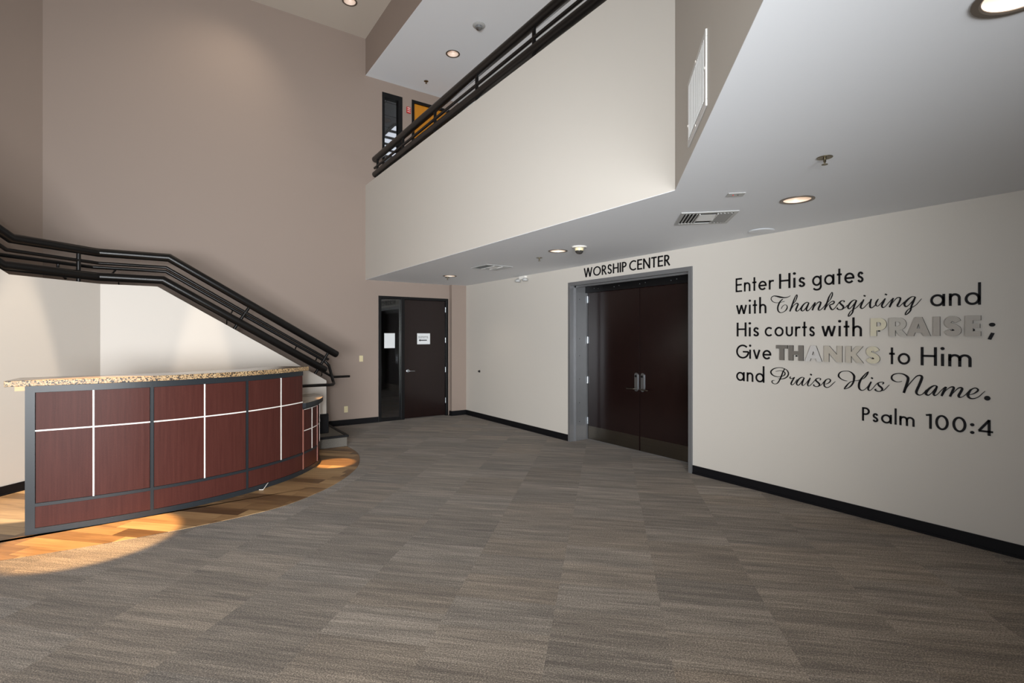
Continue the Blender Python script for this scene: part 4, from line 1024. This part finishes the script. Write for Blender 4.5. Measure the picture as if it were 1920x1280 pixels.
SCRIPT={
'Thanksgiving':[[(2.705,2.017,0.004),(2.739,2.009,0.003),(2.786,2.007,0.005),(2.823,2.018,0.006),(2.843,2.044,0.006),(2.839,2.067,0.006),(2.818,2.078,0.007),(2.79,2.075,0.012),(2.753,2.064,0.016),(2.717,2.056,0.012),(2.685,2.055,0.008),(2.66,2.062,0.005),(2.646,2.071,0.003)],[(2.723,2.041,0.006),(2.749,2.017,0.011),(2.767,1.982,0.013),(2.775,1.95,0.013),(2.769,1.919,0.011),(2.751,1.903,0.008),(2.73,1.902,0.005),(2.703,1.914,0.006),(2.683,1.936,0.01),(2.677,1.956,0.007),(2.683,1.973,0.005),(2.696,1.98,0.004),(2.714,1.975,0.004),(2.73,1.959,0.004),(2.738,1.941,0.004)],[(2.618,1.987,0.004),(2.598,2.009,0.005),(2.585,2.037,0.008),(2.579,2.061,0.008),(2.582,2.075,0.006),(2.596,2.058,0.006),(2.609,2.027,0.011),(2.623,1.988,0.013),(2.638,1.943,0.014),(2.651,1.91,0.013)],[(2.642,1.921,0.003),(2.623,1.956,0.004),(2.598,1.982,0.006),(2.579,1.989,0.01),(2.57,1.978,0.012),(2.579,1.954,0.014),(2.59,1.927,0.014),(2.585,1.911,0.01),(2.57,1.913,0.006),(2.551,1.932,0.005),(2.531,1.96,0.005)],[(2.466,1.988,0.006),(2.482,1.994,0.007),(2.506,1.983,0.009),(2.529,1.956,0.014),(2.54,1.93,0.015),(2.531,1.91,0.009),(2.514,1.915,0.006),(2.493,1.941,0.006),(2.468,1.984,0.005)],[(2.466,1.988,0.01),(2.478,1.958,0.014),(2.489,1.927,0.014),(2.484,1.909,0.01),(2.47,1.913,0.006),(2.449,1.934,0.005),(2.43,1.96,0.005),(2.411,1.987,0.004)],[(2.407,1.989,0.012),(2.418,1.955,0.015),(2.434,1.912,0.013)],[(2.43,1.925,0.003),(2.409,1.954,0.004),(2.385,1.983,0.007),(2.367,1.991,0.01),(2.356,1.984,0.012),(2.362,1.96,0.014),(2.375,1.931,0.014),(2.375,1.913,0.011),(2.36,1.912,0.006),(2.34,1.929,0.006),(2.32,1.954,0.004),(2.304,1.979,0.004)],[(2.288,1.986,0.003),(2.271,2.007,0.005),(2.257,2.036,0.009),(2.251,2.061,0.008),(2.255,2.076,0.006),(2.269,2.058,0.006),(2.283,2.029,0.011),(2.294,1.995,0.013),(2.308,1.953,0.015),(2.323,1.91,0.012)],[(2.312,1.928,0.003),(2.285,1.965,0.005),(2.261,1.987,0.006),(2.241,1.99,0.01),(2.236,1.979,0.01),(2.247,1.965,0.01),(2.273,1.956,0.008),(2.275,1.947,0.01),(2.267,1.926,0.013),(2.255,1.911,0.011),(2.239,1.916,0.006),(2.218,1.94,0.005),(2.195,1.973,0.005),(2.18,1.989,0.005)],[(2.155,1.977,0.009),(2.148,1.985,0.007),(2.157,1.992,0.006),(2.176,1.988,0.009),(2.187,1.972,0.012),(2.172,1.953,0.015),(2.157,1.935,0.015),(2.161,1.916,0.011),(2.18,1.907,0.008),(2.203,1.912,0.01),(2.21,1.923,0.01),(2.205,1.927,0.006)],[(2.165,1.914,0.005),(2.142,1.924,0.005),(2.123,1.946,0.005)],[(2.046,1.985,0.006),(2.064,1.992,0.006),(2.088,1.979,0.01),(2.112,1.947,0.014),(2.118,1.923,0.013),(2.108,1.912,0.009),(2.094,1.922,0.005),(2.072,1.949,0.005),(2.048,1.983,0.005)],[(2.047,1.987,0.01),(2.061,1.953,0.014),(2.073,1.912,0.013),(2.081,1.876,0.01),(2.101,1.849,0.007),(2.116,1.842,0.006),(2.112,1.86,0.008),(2.097,1.887,0.005),(2.075,1.904,0.005),(2.05,1.919,0.005),(2.024,1.947,0.005),(2.003,1.974,0.005)],[(1.988,1.992,0.009),(2.003,1.958,0.013),(2.014,1.926,0.013),(2.006,1.91,0.009),(1.988,1.917,0.005),(1.964,1.944,0.005),(1.939,1.97,0.005),(1.93,1.986,0.004)],[(1.929,1.992,0.01),(1.937,1.962,0.013),(1.939,1.926,0.014),(1.93,1.912,0.009),(1.915,1.919,0.006),(1.898,1.936,0.006)],[(1.874,1.989,0.005),(1.885,1.971,0.011),(1.894,1.95,0.012),(1.892,1.934,0.009),(1.882,1.925,0.005),(1.867,1.935,0.005),(1.846,1.961,0.005),(1.823,1.991,0.004)],[(1.822,1.991,0.009),(1.835,1.96,0.013),(1.848,1.93,0.013),(1.841,1.911,0.009),(1.824,1.917,0.005),(1.803,1.943,0.004),(1.783,1.967,0.005),(1.766,1.988,0.004)],[(1.762,1.991,0.01),(1.776,1.949,0.014),(1.79,1.911,0.012)],[(1.783,1.926,0.004),(1.76,1.96,0.004),(1.737,1.988,0.006),(1.718,1.992,0.009),(1.71,1.982,0.012),(1.718,1.954,0.013),(1.729,1.931,0.013),(1.731,1.918,0.01),(1.719,1.913,0.005),(1.702,1.93,0.005),(1.679,1.955,0.005)],[(1.604,1.989,0.005),(1.626,1.994,0.006),(1.651,1.977,0.011),(1.676,1.948,0.015),(1.681,1.925,0.013),(1.671,1.911,0.01),(1.654,1.92,0.005),(1.629,1.949,0.005),(1.604,1.987,0.004)],[(1.605,1.989,0.01),(1.618,1.952,0.013),(1.632,1.911,0.012),(1.638,1.877,0.01),(1.657,1.851,0.008),(1.675,1.84,0.005),(1.67,1.861,0.008),(1.654,1.885,0.005),(1.629,1.901,0.005),(1.604,1.917,0.004),(1.58,1.946,0.004),(1.562,1.972,0.002)],[(1.99,2.028,0.012),(1.975,2.021,0.012)],[(1.824,2.029,0.012),(1.809,2.021,0.011)]],
'Praise':[[(2.771,1.216,0.004),(2.741,1.214,0.006),(2.705,1.223,0.009),(2.677,1.244,0.011),(2.665,1.273,0.011),(2.675,1.302,0.009),(2.701,1.321,0.006),(2.737,1.331,0.006),(2.777,1.329,0.006),(2.818,1.315,0.009),(2.845,1.289,0.013),(2.842,1.264,0.013),(2.818,1.244,0.009),(2.777,1.235,0.006),(2.741,1.24,0.005),(2.713,1.251,0.008),(2.699,1.269,0.01),(2.705,1.287,0.008),(2.729,1.297,0.005),(2.761,1.298,0.005),(2.797,1.288,0.003)],[(2.701,1.323,0.008),(2.719,1.294,0.01),(2.735,1.249,0.012),(2.753,1.207,0.011),(2.773,1.173,0.009),(2.797,1.159,0.005),(2.824,1.163,0.007),(2.836,1.177,0.008),(2.828,1.192,0.006),(2.805,1.195,0.003)],[(2.641,1.246,0.004),(2.649,1.236,0.009),(2.646,1.227,0.009),(2.626,1.229,0.006),(2.605,1.24,0.007),(2.619,1.217,0.011),(2.636,1.184,0.013),(2.638,1.168,0.011),(2.626,1.163,0.007),(2.607,1.178,0.004),(2.588,1.207,0.004),(2.577,1.223,0.003)],[(2.511,1.242,0.005),(2.531,1.246,0.007),(2.558,1.229,0.011),(2.58,1.196,0.014),(2.584,1.176,0.012),(2.571,1.163,0.008),(2.554,1.174,0.006),(2.535,1.203,0.004),(2.511,1.24,0.005)],[(2.51,1.242,0.01),(2.522,1.212,0.013),(2.531,1.18,0.012),(2.524,1.164,0.008),(2.507,1.174,0.004),(2.483,1.203,0.004),(2.461,1.235,0.004)],[(2.453,1.245,0.009),(2.464,1.216,0.012),(2.477,1.182,0.012),(2.472,1.165,0.008),(2.457,1.168,0.005),(2.432,1.195,0.004),(2.41,1.224,0.005),(2.396,1.24,0.004)],[(2.365,1.229,0.007),(2.356,1.239,0.007),(2.362,1.247,0.005),(2.381,1.247,0.007),(2.399,1.236,0.009),(2.399,1.221,0.013),(2.381,1.205,0.014),(2.367,1.189,0.013),(2.374,1.171,0.009),(2.396,1.163,0.007),(2.417,1.17,0.009),(2.421,1.179,0.008),(2.414,1.181,0.004)],[(2.374,1.169,0.004),(2.353,1.182,0.004),(2.328,1.214,0.005),(2.311,1.238,0.004)],[(2.318,1.193,0.003),(2.293,1.202,0.006),(2.273,1.22,0.009),(2.269,1.237,0.009),(2.283,1.247,0.007),(2.304,1.239,0.007),(2.321,1.215,0.012),(2.326,1.188,0.012),(2.319,1.17,0.01),(2.299,1.163,0.007),(2.276,1.173,0.005),(2.252,1.198,0.005),(2.227,1.226,0.003)],[(2.453,1.282,0.013),(2.438,1.273,0.013)]],
'His':[[(2.124,1.238,0.003),(2.148,1.241,0.006),(2.176,1.254,0.007),(2.196,1.275,0.012),(2.196,1.297,0.011),(2.179,1.319,0.008),(2.148,1.329,0.006),(2.114,1.33,0.006),(2.086,1.316,0.011),(2.068,1.29,0.017),(2.068,1.262,0.017),(2.072,1.237,0.014),(2.086,1.205,0.012),(2.108,1.18,0.008),(2.131,1.167,0.006),(2.149,1.162,0.006),(2.136,1.185,0.011),(2.114,1.215,0.008),(2.092,1.234,0.006),(2.061,1.244,0.004),(2.032,1.25,0.005),(2.01,1.26,0.004),(1.988,1.272,0.006),(1.97,1.296,0.01),(1.957,1.321,0.01),(1.953,1.335,0.004),(1.97,1.32,0.006),(1.999,1.282,0.01),(2.018,1.247,0.016),(2.027,1.216,0.017),(2.027,1.185,0.016),(2.018,1.167,0.011),(2.002,1.161,0.008),(1.983,1.17,0.005),(1.962,1.193,0.004),(1.946,1.219,0.004)],[(1.93,1.246,0.01),(1.944,1.213,0.014),(1.954,1.182,0.014),(1.949,1.167,0.01),(1.936,1.168,0.005),(1.917,1.188,0.004),(1.897,1.217,0.005),(1.879,1.239,0.004)],[(1.843,1.23,0.007),(1.834,1.241,0.008),(1.84,1.248,0.006),(1.861,1.246,0.007),(1.876,1.235,0.01),(1.871,1.217,0.014),(1.853,1.201,0.015),(1.844,1.185,0.013),(1.853,1.17,0.009),(1.874,1.163,0.007),(1.897,1.172,0.011),(1.897,1.181,0.008),(1.886,1.182,0.003)],[(1.851,1.17,0.004),(1.833,1.177,0.005),(1.813,1.2,0.004),(1.792,1.228,0.003)],[(1.931,1.282,0.013),(1.917,1.275,0.013)]],
'Name':[[(1.7,1.266,0.004),(1.732,1.258,0.005),(1.765,1.271,0.011),(1.775,1.295,0.012),(1.761,1.32,0.009),(1.724,1.333,0.007),(1.688,1.328,0.01),(1.66,1.307,0.017),(1.656,1.281,0.019),(1.668,1.233,0.018),(1.686,1.167,0.017)],[(1.684,1.169,0.005),(1.66,1.224,0.006),(1.625,1.279,0.006),(1.598,1.314,0.008),(1.575,1.325,0.011),(1.56,1.316,0.016),(1.562,1.293,0.018),(1.579,1.24,0.018),(1.596,1.191,0.018),(1.594,1.168,0.014),(1.575,1.159,0.008),(1.552,1.172,0.006),(1.53,1.207,0.005)],[(1.456,1.243,0.006),(1.478,1.246,0.009),(1.507,1.222,0.014),(1.53,1.188,0.018),(1.53,1.169,0.015),(1.515,1.164,0.009),(1.496,1.182,0.005),(1.474,1.216,0.006),(1.456,1.24,0.005)],[(1.458,1.243,0.012),(1.469,1.207,0.016),(1.48,1.179,0.015),(1.474,1.165,0.01),(1.456,1.176,0.005),(1.431,1.211,0.005),(1.405,1.242,0.005)],[(1.4,1.243,0.014),(1.413,1.208,0.017),(1.429,1.165,0.014)],[(1.423,1.175,0.004),(1.402,1.211,0.004),(1.377,1.238,0.007),(1.36,1.246,0.01),(1.351,1.238,0.014),(1.36,1.208,0.016),(1.375,1.166,0.015)],[(1.37,1.175,0.003),(1.346,1.209,0.004),(1.325,1.236,0.007),(1.308,1.244,0.011),(1.299,1.235,0.015),(1.308,1.208,0.016),(1.32,1.18,0.016),(1.316,1.167,0.012),(1.301,1.169,0.005),(1.28,1.188,0.005),(1.26,1.217,0.005),(1.247,1.236,0.005)],[(1.253,1.193,0.004),(1.23,1.202,0.007),(1.207,1.224,0.011),(1.204,1.239,0.01),(1.22,1.248,0.008),(1.243,1.234,0.009),(1.26,1.203,0.015),(1.263,1.181,0.016),(1.25,1.165,0.012),(1.227,1.165,0.007),(1.2,1.181,0.005),(1.178,1.209,0.004),(1.162,1.229,0.002)]],
}
def script_word(key, label):
    mb = MB()
    for st in SCRIPT[key]:
        p = catmull(st, 6)
        mb.ribbon([(-q[0], q[1]) for q in p], [max(.0014, q[2]*.5) for q in p], .0006, .006, lambda u, v, d: (XR-d, -u, v))
    return mb
mb = script_word('Thanksgiving', ''); tag(mb.build('lettering', LETTER), 'black flowing script lettering Thanksgiving on the second verse line', 'lettering')
mb = script_word('Praise', ''); tag(mb.build('lettering', LETTER), 'black flowing script lettering Praise on the lowest verse line', 'lettering')
mb = script_word('His', ''); tag(mb.build('lettering', LETTER), 'black script lettering His between script Praise and Name', 'lettering')
nmr = empty('lettering', (XR-.001, 1.5, 1.15))
mb = script_word('Name', ''); mb.build('script_word', LETTER, nmr)
MB().prism([(-1.149+.0185*math.cos(2*PI*j/20), 1.175+.0185*math.sin(2*PI*j/20)) for j in range(20)], .0006, .006, lambda u, v, d: (XR-d, -u, v)).build('full_stop', LETTER, nmr)
tag(nmr, 'black script lettering Name with a full stop ending the verse', 'lettering')

# ------------------------------------------------------------------ light
def area(name, loc, target, sx_, sy_, power, color):
    l = bpy.data.lights.new(name, 'AREA'); l.shape = 'RECTANGLE'; l.size = sx_; l.size_y = sy_; l.energy = power; l.color = color
    o = bpy.data.objects.new(name, l); COL.objects.link(o); o.location = loc
    o.rotation_euler = (Vector(target)-Vector(loc)).to_track_quat('-Z', 'Y').to_euler(); return o
def spot(name, loc, target, power, color, deg, blend=.15, rad=.03):
    l = bpy.data.lights.new(name, 'SPOT'); l.energy = power; l.color = color; l.spot_size = R_(deg); l.spot_blend = blend; l.shadow_soft_size = rad
    o = bpy.data.objects.new(name, l); COL.objects.link(o); o.location = loc
    o.rotation_euler = (Vector(target)-Vector(loc)).to_track_quat('-Z', 'Y').to_euler(); return o
DAY = (.93, .97, 1.0); WARM = (1.0, .74, .44); WARM2 = (1.0, .84, .66)
area('daylight_window', (-4.95,.9,1.38), (0,.9,1.5), 6.4, 2.5, 85, DAY)
spot('added_fill_spot', (-3.20,-2.60,1.20), (0.556,4.464,1.90), 3000, (.965,.985,1.0), 80, 1.0, 1.0)  # this and the next: soft spots added behind left to brighten walls and ceiling
spot('added_fill_spot', (-1.50,-3.40,1.40), (1.105,4.164,2.10), 2500, (.965,.985,1.0), 82, 1.0, 1.0)
spot('camera_flash', (-.5,-.7,1.85), (1.6,6.0,2.7), 360, (.95,.975,1.0), 112, 1.0, .06)
# warm narrow spots in the highest ceiling
spot('ceiling_spot', (.40,7.50,ZT-.02), (.40,7.50,0), 3800, WARM2, 12.2, .12)
spot('ceiling_spot', (-.92,7.0,ZT-.02), (-.92,7.0,0), 4800, WARM2, 13.5, .12)
spot('ceiling_spot', (-.53,5.36,ZT-.02), (-.53,5.36,0), 7600, (1,.60,.25), 10.4, .3)
spot('ceiling_spot', (1.80,6.74,ZT-.02), (1.80,6.74,0), 7500, (1,.60,.25), 4.4, .4)
spot('ceiling_spot', (1.2,8.2,ZT-.02), (.5,9.5,5.2), 110, WARM2, 90, 1.0, .2)
spot('ceiling_spot', (-2.0,2.0,ZT-.02), (-2.0,2.0,0), 500, WARM2, 120, 1.0, .2)
for x, y in LOWC: spot('downlight_beam', (x,y,ZC+.05), (x,y,0), 18, WARM2, 120, .8, .05)
for y, e, d in ((7.93,60,90), (4.9,2400,90), (2.6,2400,90)): spot('downlight_beam', (4.3,y,ZU-.02), (4.6,y,4), e*.15, (1,.97,.95), d, .8, .05)
for y in (7.6, 5.2, 2.9):  # point fills added to lift the upper hall ceiling, no fixtures there
    pl = bpy.data.lights.new('hall_fill', 'POINT'); pl.energy = 7; pl.color = (.95,.97,1); pl.shadow_soft_size = .15
    po = bpy.data.objects.new('hall_fill', pl); COL.objects.link(po); po.location = (4.5,y,4.6)
pl = bpy.data.lights.new('office_lamp', 'POINT'); pl.energy = 12; pl.color = (.9,.95,1); pl.shadow_soft_size = .2
po = bpy.data.objects.new('office_lamp', pl); COL.objects.link(po); po.location = (5.6,13.2,5.4)

w = bpy.data.worlds.new('sky'); SC.world = w; w.use_nodes = True
bg = w.node_tree.nodes['Background']; bg.inputs[0].default_value = (.75,.86,1,1); bg.inputs[1].default_value = .6

# ------------------------------------------------------------------ camera
cam = bpy.data.cameras.new('camera'); co = bpy.data.objects.new('camera', cam); COL.objects.link(co)
cam.sensor_fit = 'HORIZONTAL'; cam.sensor_width = 36; cam.lens = 36*945.2/1920; cam.clip_start = .05
cam.shift_y = -(640-631.4)/1920
co.location = (0, 0, H_EYE); co.rotation_euler = (R_(90), 0, -R_(34.33))
SC.camera = co
SC.view_settings.view_transform = 'Standard'; SC.view_settings.look = 'None'; SC.view_settings.gamma = 1
SC.view_settings.use_curve_mapping = False; SC.view_settings.exposure = 0.0
SC.cycles.max_bounces = 8; SC.cycles.diffuse_bounces = 5
